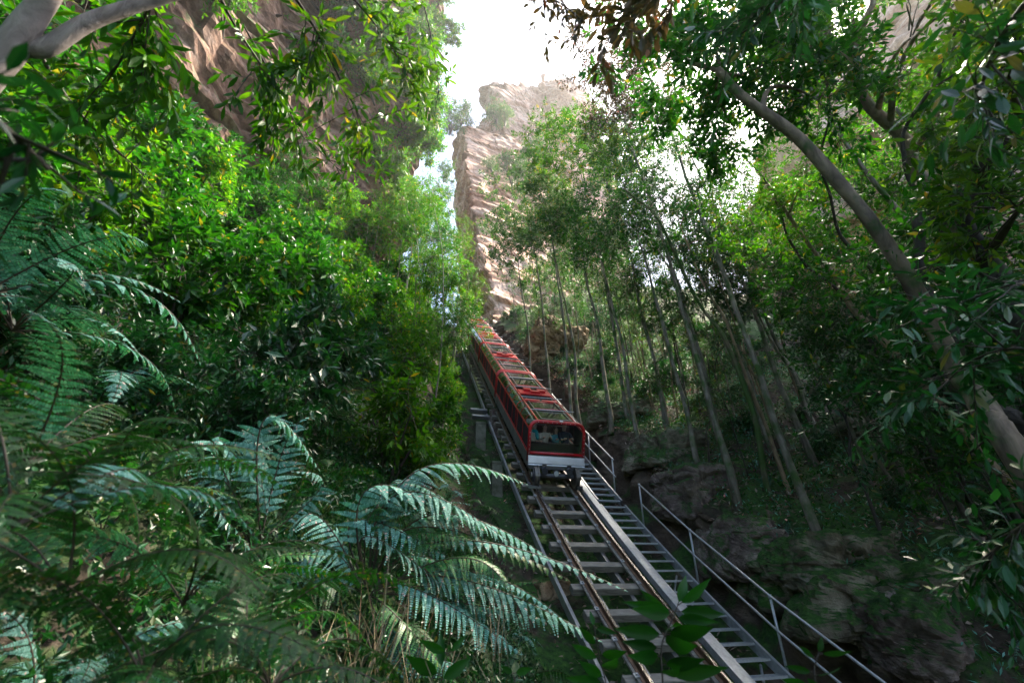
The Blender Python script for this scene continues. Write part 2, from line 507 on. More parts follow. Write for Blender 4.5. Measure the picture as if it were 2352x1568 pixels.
def cliff_wall(name, plan, zlo, zhi, step, mat, seed, amp=.6, big=1.6, lean=0.0, label=None, cat='cliff'):
    """an upright rock wall over a plan line, its face towards the left of the line's direction"""
    plan = catmull([A(*p) for p in plan], 80)
    seg = np.concatenate([[0], np.cumsum(np.linalg.norm(np.diff(plan[:, :2], axis=0), axis=1))])
    ns = int(seg[-1] / step) + 2
    s = np.linspace(0, seg[-1], ns)
    px = np.interp(s, seg, plan[:, 0]); py = np.interp(s, seg, plan[:, 1])
    tx, ty = np.gradient(px), np.gradient(py); ln = np.hypot(tx, ty); nx, ny = -ty / ln, tx / ln
    nz = int((zhi - zlo) / step) + 2
    zz = np.linspace(zlo, zhi, nz)
    P = np.stack([np.repeat(px[:, None], nz, 1), np.repeat(py[:, None], nz, 1), np.repeat(zz[None], ns, 0)], -1)
    d = strata_disp(P, seed, amp) + big * fbm(P * A(.12, .12, .1) + seed * 3, 4) + .35 * fbm(P * A(.7, .7, 1.2) + seed, 4)
    d = d + .9 * np.clip(fbm(P * A(.35, .35, .07) + seed * 7, 3), -1, .1) + lean * (P[..., 2] - zlo)
    P[..., 0] += nx[:, None] * d; P[..., 1] += ny[:, None] * d
    top = np.clip((P[..., 2] - (zhi - 2.5)) / 2.5, 0, 1)
    P[..., 2] += top * 1.2 * fbm(P * .25, 3)
    # a shelf going back from the brink, so the wall has depth
    back = P[:, -1].copy(); back[:, 0] -= nx * 6; back[:, 1] -= ny * 6
    P = np.concatenate([P, back[:, None]], 1)
    me = npmesh(name, P.reshape(-1, 3), None, grid_faces(ns, nz + 1), [mat], smooth=False)
    o = link(name, me)
    if label: tag(o, label, cat)
    return o
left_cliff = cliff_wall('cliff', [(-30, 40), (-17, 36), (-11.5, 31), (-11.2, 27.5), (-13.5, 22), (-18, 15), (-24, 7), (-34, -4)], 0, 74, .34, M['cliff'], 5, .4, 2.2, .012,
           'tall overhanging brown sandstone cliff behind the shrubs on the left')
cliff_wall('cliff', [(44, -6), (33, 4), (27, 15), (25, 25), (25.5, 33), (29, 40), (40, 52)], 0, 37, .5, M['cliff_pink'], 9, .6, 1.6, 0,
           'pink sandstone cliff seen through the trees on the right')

def rock_loft(name, bottom, top, mat, seed, nh, ns, amp, big, label, rough=.5, rounding=1.2):
    """a block of rock lofted from a ring of base points to a ring of top points, closed on top"""
    bottom = np.array(bottom); top = np.array(top); k = len(bottom)
    def ringpts(R):
        R2 = np.concatenate([R, R[:1]]); L = np.concatenate([[0], np.cumsum(np.linalg.norm(np.diff(R2, axis=0), axis=1))])
        t = np.linspace(0, L[-1], ns, endpoint=False)
        return np.stack([np.interp(t, L, R2[:, c]) for c in range(3)], -1)
    # sample by equal share of edges so that rings correspond
    def samp(R):
        out = []
        per = ns // k
        for i in range(k):
            a, b = R[i], R[(i + 1) % k]
            for t in np.linspace(0, 1, per, endpoint=False): out.append(a * (1 - t) + b * t)
        return np.array(out)
    B, T_ = samp(bottom), samp(top)
    n = len(B)
    hs = np.linspace(0, 1, nh)
    P = B[None] * (1 - hs)[:, None, None] + T_[None] * hs[:, None, None]
    c = P.mean(1, keepdims=True)
    out = P - c; out[..., 2] = 0; out = nrm(out)
    d = strata_disp(P, seed, amp) + big * fbm(P * .11 + seed, 4) + rough * fbm(P * A(.6, .6, 1.3) + seed, 5)
    d = d + .8 * np.clip(fbm(P * A(.3, .3, .06) + seed * 5, 3), -1, .1)
    d = d - rounding * np.clip((hs[:, None] - .82) / .18, 0, 1) ** 2
    P = P + out * d[..., None]
    rings = [P]
    zt_ = P[-1]; cc = zt_.mean(0)
    for f in (.7, .35, .05):
        q = cc + (zt_ - cc) * f; q[:, 2] += .6 * (1 - f) + .5 * fbm(q * .3, 3); rings.append(q[None])
    P = np.concatenate(rings)
    me = npmesh(name, P.reshape(-1, 3), None, grid_faces(len(P), n, True)[:, ::-1], [mat], smooth=False)
    return tag(link(name, me), label, 'rock')
def up_to(p, z):
    return A(p[0], p[1], z)
# the far tower: a lower block with a sharp left corner and an upper block set back on it
A0, A1 = ath(1142, 790, 40), ath(1058, 285, 48)
B0, B1 = ath(1480, 790, 56), ath(1400, 350, 68)
D0, D1 = ath(1066, 790, 54), ath(1046, 310, 60)
C0, C1 = B0 + A(6, 22, 4), B1 + A(4, 14, 3)
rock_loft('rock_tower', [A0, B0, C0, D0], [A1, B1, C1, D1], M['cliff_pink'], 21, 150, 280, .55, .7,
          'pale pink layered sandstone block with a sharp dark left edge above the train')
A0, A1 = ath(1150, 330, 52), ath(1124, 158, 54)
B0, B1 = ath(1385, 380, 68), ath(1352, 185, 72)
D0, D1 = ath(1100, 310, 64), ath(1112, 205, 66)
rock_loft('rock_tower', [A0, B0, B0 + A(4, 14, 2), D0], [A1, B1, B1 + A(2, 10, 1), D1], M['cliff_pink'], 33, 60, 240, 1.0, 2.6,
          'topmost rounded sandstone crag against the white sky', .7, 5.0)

def boulder(name, label, c, size, mat, seed, rotz=0.0, strata=.06, sub=70):
    """a rough block: a rounded box pushed about by noise and split by ledges"""
    th = np.linspace(0, math.pi, sub); ph = np.linspace(0, 2 * math.pi, sub * 2, endpoint=False)
    TH, PH = np.meshgrid(th, ph, indexing='ij')
    d = np.stack([np.sin(TH) * np.cos(PH), np.sin(TH) * np.sin(PH), np.cos(TH)], -1)
    p = 5.5
    r = 1 / (abs(d[..., 0]) ** p + abs(d[..., 1]) ** p + abs(d[..., 2]) ** p) ** (1 / p)
    P = d * r[..., None]
    sz = A(*size)
    Q = P * sz + A(seed * 3.1, seed * 1.7, seed)
    f = .95 + .3 * fbm(Q * .6, 4) + .07 * fbm(Q * 2.3, 5, .6) - .12 * np.clip(.12 - abs(fbm(Q * 1.1 + 5, 3)), 0, 1) / .12 * .6 + strata_disp(Q * A(1, 1, 3), seed, strata)
    P = P * f[..., None] * sz
    cz, s_ = math.cos(rotz), math.sin(rotz)
    P = np.stack([P[..., 0] * cz - P[..., 1] * s_, P[..., 0] * s_ + P[..., 1] * cz, P[..., 2]], -1)
    me = npmesh(name, P.reshape(-1, 3), None, grid_faces(sub, sub * 2, True), [mat], smooth=False)
    o = link(name, me); o.location = Vector(c)
    return tag(o, label, 'rock')
def bld(label, x, y, size, mat, seed, hd=None, sink=.3, rot=0.0, strata=.06, name='boulder'):
    p = hit(x, y) if hd is None else ath(x, y, hd)
    u_, v_ = uv(p[0], p[1])
    if 0 < v_ < 2.9 + size[0] * 1.1: p = p + V * (2.9 + size[0] * 1.1 - v_)
    if hd is None: p = A(p[0], p[1], ter(p[0], p[1]))
    return boulder(name, label, p - A(0, 0, sink * size[2]), size, M[mat], seed, rot, strata)
bld('tan sandstone block with a dark overhang behind the middle carriages', 1222, 790, (1.9, 1.6, 1.7), 'rock_tan', 3, 27, 0, .3, .05, 'rock_block')
bld('grey ledge of rock jutting out behind the front carriage roof', 1400, 950, (1.5, 1.2, .5), 'rock_moss', 4, None, .7, -.2, .12)
bld('mossy rock shelf right above the upper handrail', 1470, 1030, (1.4, 1.4, .7), 'rock_moss', 8, None, .85, .1, .12)
bld('dark purple broken rock face above the lower handrail post', 1540, 1130, (.9, 1.1, .8), 'rock_dark', 9, None, .9, .4, .14)
bld('large smooth mossy boulder beside the lower handrail', 1790, 1290, (1.5, 1.7, .8), 'rock_moss', 12, None, .95, .3, .05)
bld('long sloping boulder with green moss below the large mossy boulder', 1900, 1400, (1.6, 1.5, .7), 'rock_moss', 14, None, .95, -.3, .05)
bld('crumbling dark rock wall between the handrail and the mossy boulder', 1650, 1250, (.8, 1.3, .8), 'rock_dark', 15, None, .95, .2, .16)
bld('black shaded boulder at the lower right', 2060, 1370, (1.2, 1.0, .7), 'rock_dark', 17, None, .9, .5, .06)
bld('flat mossy stones between the trunks on the right slope', 1960, 990, (1.1, .8, .45), 'rock_moss', 18, None, .2, .3, .14)
bld('brown stepped stones under the trees on the right slope', 1890, 955, (.9, .7, .5), 'rock_dark', 19, None, .2, -.3, .14)
bld('pale stone left of the rails near the bottom', 1265, 1345, (.5, .45, .3), 'rock_tan', 23, None, .3, .3, .06)
bld('dark earth-covered rock under the left side of the front carriage', 1150, 985, (.6, .9, 1.1), 'rock_dark', 24, None, .3, .1, .1)

from mathutils.bvhtree import BVHTree
LEFT_BVH = BVHTree.FromPolygons([v.co for v in left_cliff.data.vertices], [p.vertices[:] for p in left_cliff.data.polygons])
def cliff_hit(x, y):
    h = LEFT_BVH.ray_cast(Vector((0, 0, 0)), Vector(ray(x, y)))
    return None if h[0] is None else np.array(h[0])

# ================================================================== the railway track
G2 = 1.45 / 2
SP = 0.8409
track = empty('railway_track', trk(0, 0, -.3))
tag(track, 'steep railway track of rusty rails on broad grey sleepers', 'railway track')
def rail_prof(v0):
    p = [(-.065, -.14), (.065, -.14), (.065, -.125), (.012, -.11), (.012, -.035), (.034, -.025), (.034, 0), (-.034, 0), (-.034, -.025), (-.012, -.035), (-.012, -.11), (-.065, -.125)]
    return [(v0 + a, b) for a, b in p][::-1]
for sgn in (-1, 1):
    MB().sweep(rail_prof(sgn * G2), -11, 40).obj('rail', M['rail'], track)
    q = MB().sweep([(sgn * G2 + a, b) for a, b in ((.026, .0025), (.026, .006), (-.026, .006), (-.026, .0025))][::-1], -11, 40)
    q.obj('rail_running_surface', M['railtop'], track)
    MB().sweep([(sgn * G2 * .98 + a, b) for a, b in ((.13, -.19), (.13, -.145), (-.13, -.145), (-.13, -.19))][::-1], -11, 40).obj('packing_strip', M['sleeper'], track)
    MB().sweep([(sgn * .42 + a, b) for a, b in ((.05, -.62), (.05, -.36), (-.05, -.36), (-.05, -.62))][::-1], -11, 40).obj('support_beam', M['skirt'], track)
MB().sweep([(-1.12 + a, b) for a, b in ((.04, -.8), (.04, -.6), (-.04, -.6), (-.04, -.8))][::-1], -11, 40).obj('support_beam', M['steel'], track)
# sleepers: each one a heavy bevelled board standing across the slope
def bevbox(hx, hy, hz, b):
    mb = MB(); p = []
    for z, ins in ((-hz, b), (-hz + b, 0), (hz - b, 0), (hz, b)):
        for sx, sy in ((-1, -1), (1, -1), (1, 1), (-1, 1)): p.append((sx * (hx - ins), sy * (hy - ins), z))
    q = [(0, 3, 2, 1), (12, 13, 14, 15)]
    for r in range(3):
        for j in range(4):
            k = (j + 1) % 4; q.append((r * 4 + j, r * 4 + k, r * 4 + 4 + k, r * 4 + 4 + j))
    return mb.add(p, q)
sl_me = bevbox(1.0, .1, .085, .012).mesh('sleeper', M['sleeper'])
def basis(ax, o):
    mm = Matrix.Identity(4)
    for i in range(3):
        for j in range(3): mm[i][j] = ax[j][i]
        mm[i][3] = o[i]
    return mm
TR0 = np.array(track.location)
for k in range(-38, 12):
    l = -k * SP
    T, N = tframe(l)
    jx = random.uniform(-.03, .03)
    o = link('sleeper', sl_me, track, basis((V, T, N), trk(l + random.uniform(-.02, .02), -.06 + jx, -.28) - TR0) @ Matrix.Rotation(random.uniform(-.012, .012), 4, 'Z'))
# clips: a plate with a bolt head beside each rail at each sleeper
clip = MB().box((0, 0, 0), (.05, .045, .012)).tube([(0, 0, 0), (0, 0, .04)], .02, 6).mesh('rail_clip', M['galv'])
for k in range(-6, 12):
    l = -k * SP
    T, N = tframe(l)
    for sg in (-1, 1):
        for side in (-1, 1):
            link('rail_clip', clip, track, basis((V, T, N), trk(l, sg * G2 + side * .1, -.128) - TR0))
# the steel duct along the right rail
duct = empty('cable_duct', trk(-3, 1.02, 0)); tag(duct, 'light grey steel channel running along the right rail', 'channel')
for (a, b) in ((-11, -2.62), (-2.6, 3.0), (3.02, 30)):
    MB().sweep([(.93, -.12), (1.14, -.12), (1.14, .03), (1.11, .035), (.96, .035), (.93, .03)][::1], a, b, .25 if b < 5 else .5).obj('channel_length', M['galv'], duct)

# ================================================================== the metal stairs and the handrails
VL, VR, NL = 1.363, 2.247, -.156
stairs = empty('metal_stairs', trk(0, 1.8, -.3)); tag(stairs, 'grey metal stairs of mesh treads climbing beside the track', 'stairs')
for (a, b, n) in ((-11, .55, 0), (.75, 32, .03)):
    MB().sweep([(VL - .03, -.36 + n), (VL + .03, -.36 + n), (VL + .03, NL + n), (VL - .03, NL + n)], a, b, .25 if b < 5 else .6).obj('stringer', M['galv'], stairs)
    MB().sweep([(VR - .03, -.36 + n), (VR + .03, -.36 + n), (VR + .03, NL + n), (VR - .03, NL + n)], a, b, .25 if b < 5 else .6).obj('stringer', M['galv'], stairs)
wd = (VR - VL) / 2 - .035
tb = MB()
for i in range(12): tb.box((-wd + .03 + i * (2 * wd - .06) / 11, 0, -.012), (.004, .115, .012))
for j in range(5): tb.box((0, -.095 + j * .0475, -.012), (wd, .004, .01))
tb.box((0, -.118, -.014), (wd, .008, .022)); tb.box((0, .118, -.014), (wd, .006, .018))
tread_me = tb.mesh('tread', M['galv'])
SR0 = np.array(stairs.location)
for k in range(-26, 44):
    l = .1 + k * .402
    if l < -11: continue
    o = link('tread', tread_me, stairs, basis((V, H, Z), trk(l, (VL + VR) / 2, NL - .1) - SR0))
for l in (-3.6, -4.3, -6.4):
    MB().tube([trk(l, VL + .1, -.42), trk(l + .9, VR - .1, -.42)], .028, 4).obj('brace', M['galv'], stairs)
def handrail(label, ls, hp, ext0, ext1):
    r = empty('handrail', trk(ls[0], VR + .06, NL)); tag(r, label, 'handrail')
    tops, mids = [], []
    for l in ls:
        b = trk(l, VR + .06, -.3); t = trk(l, VR + .06, NL) + Z * hp
        MB().tube([b, t], .026, 8).obj('post', M['galv'], r, True)
        tops.append(t); mids.append(trk(l, VR + .06, NL) + Z * hp * .5)
    for nm, pts in (('top_rail', tops), ('middle_rail', mids)):
        pts = list(pts)
        if ext1: pts.append(pts[-1] + nrm(pts[-1] - pts[-2]) * ext1)
        MB().tube(pts, .025, 8, ref=V).obj(nm, M['galv'], r, True)
    for t in tops:
        MB().tube([t - Z * .05, t + Z * .03], .036, 8).obj('rail_joint', M['galv'], r, True)
handrail('short galvanised handrail ending beside the front carriage', [9.0, 6.3, 3.64, 1.285], 1.22, 0, .12)
handrail('long galvanised handrail running down to the lower right corner', [-.74, -3.39, -5.99, -8.6, -11.2], 1.22, 0, .5)

# concrete piers and cross beams under the left side of the track
def pier(label, l, v, hx, hgt, mat='concrete', top=-.42):
    T, N = tframe(l); p = trk(l, v, top)
    o = empty('concrete_pier', p - Z * hgt); tag(o, label, 'pier')
    mb = bevbox(hx, hx * .9, hgt / 2, .03); mb.xform(lambda q: p - Z * hgt / 2 + V * q[0] + H * q[1] + Z * q[2]); mb.obj('shaft', M[mat], o)
    mb = bevbox(hx * 1.05, hx * .95, .05, .01); mb.xform(lambda q: p + Z * .052 + V * q[0] + H * q[1] + Z * q[2]); mb.obj('cap', M['concrete'], o)
pier('squat concrete pier left of the front carriage wheels', 3.6, -1.62, .2, 1.3)
pier('tall mossy concrete pier beside the second carriage', 7.6, -1.75, .24, 2.2)
pier('concrete pier under the bottom of the rails', -6.1, -1.35, .2, 1.4)
for lab, l in (('lower grey steel beam sticking out left of the second carriage', 8.9), ('upper grey steel beam sticking out left of the second carriage', 9.8)):
    T, N = tframe(l)
    mb = bevbox(.45, .11, .1, .01); c = trk(l, -1.55, -.5); mb.xform(lambda q: c + V * q[0] + T * q[1] + N * q[2])
    tag(mb.obj('steel_beam', M['skirt'], None, origin=c), lab, 'beam')

# ================================================================== the train
CW, CH, TILT, CLEN, HB = 2.131 / 2, 2.154, 0.3495, 7.111, 1.02
SH = math.tan(TILT)
CH *= math.cos(TILT); HB *= math.cos(TILT)
RC = .28     # corner radius of the hoops
def carriage(l0, label, front):
    p = trk(l0); p1 = trk(l0 + CLEN); T = nrm(p1 - p); N = nrm(np.cross(V, T))
    root = empty('train_carriage', p); tag(root, label, 'carriage', 'carriages of the red train')
    L = CLEN - .14
    def W(q):   # local (x right, y uphill, z off the track) with the frames leaning uphill
        return p + V * q[0] + T * (q[1] + q[2] * SH) + N * q[2]
    def add(mb, name, mat, par=root, smooth=False):
        mb.xform(W)
        return mb.obj(name, M[mat], par, smooth, origin=p)
    def tubel(pts, r, sides=8): return MB().tube([A(*q) for q in pts], r, sides)
    zb, ztp = HB, CH - .06
    hx = CW - .06
    def hoop(y, z0):
        pts = [(-hx, y, z0), (-hx, y, ztp - RC)]
        for a in np.linspace(0, math.pi / 2, 7)[1:]: pts.append((-hx + RC - RC * math.cos(a), y, ztp - RC + RC * math.sin(a)))
        for a in np.linspace(math.pi / 2, 0, 7): pts.append((hx - RC + RC * math.cos(a), y, ztp - RC + RC * math.sin(a)))
        pts += [(hx, y, z0)]
        return pts
    for y in (.06, L - .06):
        o = add(tubel(hoop(y, zb - .25), .06, 10), 'hoop_frame', 'red', smooth=True)
        if y < 1:
            rv = MB()
            for (x, z) in [(-hx, zz) for zz in np.arange(zb, ztp - RC, .13)] + [(hx, zz) for zz in np.arange(zb, ztp - RC, .13)] + [(xx, ztp) for xx in np.arange(-hx + RC, hx - RC + .01, .17)]:
                rv.box((x, y - .058, z), (.011, .008, .011))
            q = add(rv, 'rivets', 'rivet', o); q['kind'] = 'stuff'
    for y in (L * .33, L * .66):
        add(tubel(hoop(y, zb), .028, 6), 'roof_rib', 'red', smooth=True)
    for k in range(1, 9):
        if k % 3: add(tubel([q for q in hoop(L * k / 9, ztp - RC - .02) if q[0] < -hx + RC + .01], .02, 6), 'roof_rib', 'red')
    add(tubel([(-hx, .06, zb), (hx, .06, zb)], .05, 8), 'lower_sill', 'red', smooth=True)
    for sx in (-1, 1):
        add(tubel([(sx * hx, .06, zb), (sx * hx, L - .06, zb)], .032, 6), 'side_sill', 'red')
        add(tubel([(sx * hx, .06, ztp - RC), (sx * hx, L - .06, ztp - RC)], .035, 6), 'shoulder_rail', 'red')
        add(tubel([(sx * (hx - RC), .06, ztp), (sx * (hx - RC), L - .06, ztp)], .035, 6), 'roof_rail', 'red')
        # dark lower side panels with slim red posts between them
        npan = 7
        for k in range(npan):
            y0, y1 = .12 + (L - .24) * k / npan, .12 + (L - .24) * (k + 1) / npan
            mb = MB().box((sx * (hx - .01), (y0 + y1) / 2, (zb + ztp - RC) / 2), (.012, (y1 - y0) / 2 - .025, (ztp - RC - zb) / 2 - .035))
            add(mb, 'side_panel', 'panel')
            if k: add(MB().box((sx * (hx + .004), y0, (zb + ztp - RC) / 2), (.014, .014, (ztp - RC - zb) / 2 - .03)), 'side_post', 'red')
        # curved shoulder glass
        mb = MB(); aa = np.linspace(0, math.pi / 2, 9); vv = []
        for y in (.12, L - .12):
            for a in aa: vv.append((sx * (hx - RC + (RC + .012) * math.cos(a)), y, ztp - RC + (RC + .012) * math.sin(a)))
        mb.add(vv, [(i, i + 1, 9 + i + 1, 9 + i) for i in range(8)])
        add(mb, 'shoulder_glass', 'glass_roof', smooth=True)
        # grey skirt under the side
        mb = MB().hexa([(sx * hx, .0, zb - .42), (sx * (hx + .03), 0, zb - .42), (sx * (hx + .03), L, zb - .42), (sx * hx, L, zb - .42),
                        (sx * hx, .0, zb - .05), (sx * (hx + .03), 0, zb - .05), (sx * (hx + .03), L, zb - .05), (sx * hx, L, zb - .05)])
        add(mb, 'skirt', 'skirt')
    # roof: glass panes between cross bars, a red bracket box in the middle
    rx = hx - RC - .04
    ys = [.12, 1.2, 2.75, 4.25, 5.75, L - .12]
    for k in range(5):
        if k == 2: continue
        add(MB().box((0, (ys[k] + ys[k + 1]) / 2, ztp + .005), (rx, (ys[k + 1] - ys[k]) / 2 - .05, .006)), 'roof_pane', 'glass_roof')
        add(MB().box((0, ys[k] + .13, ztp + .03), (rx * .8, .05, .016)), 'pane_frame', 'wine' if k % 2 else 'black')
        for s2 in (-1, 1): add(MB().box((s2 * rx * .8, (ys[k] + ys[k + 1]) / 2, ztp + .028), (.022, (ys[k + 1] - ys[k]) / 2 - .1, .014)), 'pane_frame', 'black')
    for y in ys[1:-1]: add(tubel([(-rx - .05, y, ztp + .04), (hx + .02, y, ztp + .06)], .016, 6), 'cross_bar', 'galv')
    br = add(MB().box((0, 3.5, ztp + .02), (rx * .98, .3, .02)), 'roof_hatch', 'red')
    add(MB().box((-.28, 3.66, ztp + .09), (.16, .13, .045)), 'hatch_box', 'red', br)
    add(MB().box((.02, 3.42, ztp + .085), (.2, .1, .04)), 'hatch_box', 'red', br)
    add(MB().box((.34, 3.62, ztp + .09), (.17, .13, .045)), 'hatch_box', 'red', br)
    for s2 in (-1, 1):
        add(MB().hexa([(s2 * .05, 2.35, ztp + .03), (s2 * rx, 2.25, ztp + .03), (s2 * rx, 2.42, ztp + .03), (s2 * .05, 2.42, ztp + .03),
                       (s2 * .05, 2.35, ztp + .06), (s2 * rx, 2.25, ztp + .06), (s2 * rx, 2.42, ztp + .06), (s2 * .05, 2.42, ztp + .06)]), 'roof_bracket', 'red')
    # floor and rear wall, stepped benches
    add(MB().box((0, L / 2, zb - .39), (hx - .03, L / 2 - .1, .03)), 'floor', 'black')
    add(MB().box((0, L - .1, (zb + ztp) / 2 - .06), (hx - .08, .02, (ztp - zb) / 2 - .12)), 'rear_wall', 'black')
    for y in (1.05, 2.05, 3.05, 4.05, 5.05, 6.05):
        add(MB().box((0, y, zb - .17), (hx - .12, .2, .17)), 'bench', 'seat')
        add(MB().box((0, y + .26, zb + .2), (hx - .12, .04, .3)), 'bench_back', 'seat')
    # running gear
    for (y, full) in ((-.02 if front else .35, True), (L - .9, False)):
        for sx in (-1, 1):
            c = A(sx * (G2 + .02), y, .3)
            def disc(x0, x1, r): return MB().tube([c + A(x0, 0, 0), c + A(x1, 0, 0)], r, 20)
            wh = add(disc(-.06, .06, .29), 'wheel', 'wheel')
            add(disc(-sx * .06, -sx * .09, .34), 'wheel_flange', 'wheel', wh)
            add(disc(sx * .06, sx * .1, .2), 'wheel_rim', 'rubber', wh)
            add(disc(sx * .1, sx * .17, .1), 'hub', 'wheel', wh)
        add(tubel([(-G2, y, .3), (G2, y, .3)], .07, 8), 'axle', 'steel_dark')
    add(MB().box((0, L / 2, .42), (.6, L / 2 - .3, .08)), 'chassis', 'black')
    if front:
        mb = MB(); x = hx + .02
        prof = [(-.03, zb - .06), (-.1, zb - .26), (-.085, zb - .29), (-.1, zb - .32), (-.02, zb - .47)]
        vv = []
        for (y, z) in prof:
            ins = .06 if z < zb - .4 else 0
            vv += [(-x + ins, y, z), (x - ins, y, z)]
        vv += [(-x + .06, .1, zb - .47), (x - .06, .1, zb - .47), (-x, .1, zb - .06), (x, .1, zb - .06)]
        nq = [(2 * i, 2 * i + 1, 2 * i + 3, 2 * i + 2) for i in range(6)] + [(12, 13, 1, 0)]
        mb.add(vv, nq); add(mb, 'bumper', 'silver')
        add(MB().box((0, .05, (zb + ztp) / 2), (hx - .05, .006, (ztp - zb) / 2 - .05)), 'front_window', 'glass')
        # bar across the front and the dark lower dash
        add(tubel([(-hx + .1, .2, zb + .27), (hx - .1, .2, zb + .27)], .03, 8), 'grab_bar', 'black', smooth=True)
        add(MB().box((0, .2, zb + .09), (hx - .09, .012, .16)), 'dash_panel', 'black')
        hl = add(MB().tube([A(0, -.1, zb - .56), A(0, .06, zb - .56)], .085, 16), 'headlamp', 'lamp', smooth=False)
        add(MB().tube([A(0, -.085, zb - .56), A(0, .08, zb - .56)], .1, 16), 'lamp_housing', 'steel_dark', hl)
        add(MB().box((.1, -.02, ztp + .08), (.06, .03, .018)), 'marker_plate', 'white')
        for sx in (-1, 1):
            b_ = add(MB().tube([A(sx * .45, -.2, .5), A(sx * .45, .3, .5)], .11, 14), 'buffer', 'rubber')
            add(MB().box((sx * .45, .1, .62), (.08, .2, .05)), 'buffer_bracket', 'steel_dark', b_)
        g = add(MB().box((-G2 - .06, -.2, .02), (.22, .05, .03)), 'rail_guard', 'silver')
        add(MB().box((G2 + .1, -.2, .05), (.1, .05, .06)), 'rail_guard', 'steel_dark')
    return root, W, T, N
LC = 1.35
names = ['front red train carriage with a silver bumper and passengers behind the window', 'second red glass-roofed train carriage behind the front one',
         'third red train carriage half hidden by leaves on its left', 'uppermost red train carriage almost hidden behind the foliage']
cars = [carriage(LC + i * CLEN, names[i], i == 0) for i in range(4)]

# ================================================================== the passengers
def person(label, W, x, y, z, scale, top, legs, hair, lean=0.0, turn=0.0, lookup=.25, arms='bar', longhair=False, scarf=None, side=0.0):
    """a seated figure, facing downhill; joints laid out in metres and grown into one skin"""
    base = W((x, y, z))
    fx, ux, rx = -H, Z, V * -1.0      # facing, up, the figure's right-hand side as seen from the front is -rx
    cs, sn = math.cos(turn), math.sin(turn)
    f2 = fx * cs + V * sn; r2 = nrm(np.cross(f2, Z))
    def Q(f, s, u): return base + scale * (f2 * f + r2 * s + ux * u)
    ln = lean
    J = {}
    J['pel'] = Q(0, 0, .1); J['wst'] = Q(.02 + ln * .15, side * .2, .27); J['chs'] = Q(.03 + ln * .4, side * .6, .46); J['nk0'] = Q(.03 + ln * .55, side, .58)
    J['nk1'] = Q(.05 + ln * .65, side, .66); J['hd'] = Q(.08 + ln * .72, side, .77); J['hd2'] = Q(.08 + ln * .7 - lookup * .1, side, .87)
    for s, t in ((1, 'r'), (-1, 'l')):
        J['sh' + t] = Q(.03 + ln * .5, s * .18 + side * .8, .53)
        if arms == 'bar':
            J['el' + t] = Q(.16 + ln * .4, s * .22 + side * .4, .3); J['wr' + t] = Q(.38, s * .13, .3); J['ha' + t] = Q(.45, s * .12, .31)
        else:
            J['el' + t] = Q(.08 + ln * .4, s * .25 + side * .4, .28); J['wr' + t] = Q(.3, s * .1, .2); J['ha' + t] = Q(.37, s * .08, .19)
        J['hp' + t] = Q(.02, s * .1, .08); J['kn' + t] = Q(.36, s * .12, .12); J['an' + t] = Q(.44, s * .12, -.06); J['to' + t] = Q(.52, s * .13, -.08)
    rad_ = dict(pel=.14, wst=.125, chs=.15, nk0=.075, nk1=.055, hd=.095, hd2=.075, sh=.075, el=.05, wr=.035, ha=.04, hp=.09, kn=.065, an=.045, to=.04)
    E = [('pel', 'wst'), ('wst', 'chs'), ('chs', 'nk0'), ('nk0', 'nk1'), ('nk1', 'hd'), ('hd', 'hd2')]
    for t in 'rl':
        E += [('chs', 'sh' + t), ('sh' + t, 'el' + t), ('el' + t, 'wr' + t), ('wr' + t, 'ha' + t), ('pel', 'hp' + t), ('hp' + t, 'kn' + t), ('kn' + t, 'an' + t), ('an' + t, 'to' + t)]
        # five unequal, curled fingers
        for k in range(5):
            sg = 1 if t == 'r' else -1
            off = (k - 2) * .018 * sg; ll = (.045, .06, .065, .06, .048)[k]
            b = J['ha' + t] + scale * (r2 * off)
            n0, n1 = 'fa%d%s' % (k, t), 'fb%d%s' % (k, t)
            J[n0] = b + scale * (f2 * ll * .7 + ux * .01 + (r2 * -sg * .03 if k == 0 else 0)); J[n1] = b + scale * (f2 * ll * .9 - ux * .035)
            E += [('ha' + t, n0), (n0, n1)]
    keys = list(J); idx = {k: i for i, k in enumerate(keys)}
    me = bpy.data.meshes.new('person')
    me.from_pydata([tuple(J[k] - base) for k in keys], [(idx[a], idx[b]) for a, b in E], [])
    o = bpy.data.objects.new('person_tmp', me); COL.objects.link(o)
    md = o.modifiers.new('skin', 'SKIN'); o.modifiers.new('sub', 'SUBSURF').levels = 1
    for i, k in enumerate(keys):
        r = .0085 if k[:2] in ('fa', 'fb') else rad_[k if k in rad_ else k[:2]]
        sv = me.skin_vertices[0].data[i]; sv.radius = (r * scale, r * scale); sv.use_root = (k == 'pel')
    dg = bpy.context.evaluated_depsgraph_get(); dg.update()
    ev = bpy.data.meshes.new_from_object(o.evaluated_get(dg))
    bpy.data.objects.remove(o)
    P = np.empty(len(ev.vertices) * 3, np.float32); ev.vertices.foreach_get('co', P); P = P.reshape(-1, 3)
    for mm in (M[top], M[legs], M['skin'], M['black']): ev.materials.append(mm)
    jp = np.array([J[k] - base for k in keys])
    def matof(k):
        if k[:2] in ('fa', 'fb', 'ha', 'hd', 'nk') and k not in ('nk0',): return 2
        if k in ('pel',) or k[:2] in ('hp', 'kn'): return 1
        if k[:2] in ('an', 'to'): return 3 if k[:2] == 'to' else 1
        return 0
    jm = np.array([matof(k) for k in keys])
    for pl in ev.polygons:
        c = np.array(pl.center); pl.material_index = int(jm[np.argmin(((jp - c) ** 2).sum(1))]); pl.use_smooth = True
    body = link('person', ev); body.location = Vector(base)
    tag(body, label, 'person', 'passengers in the train')
    hc = J['hd'] * .5 + J['hd2'] * .5 - base
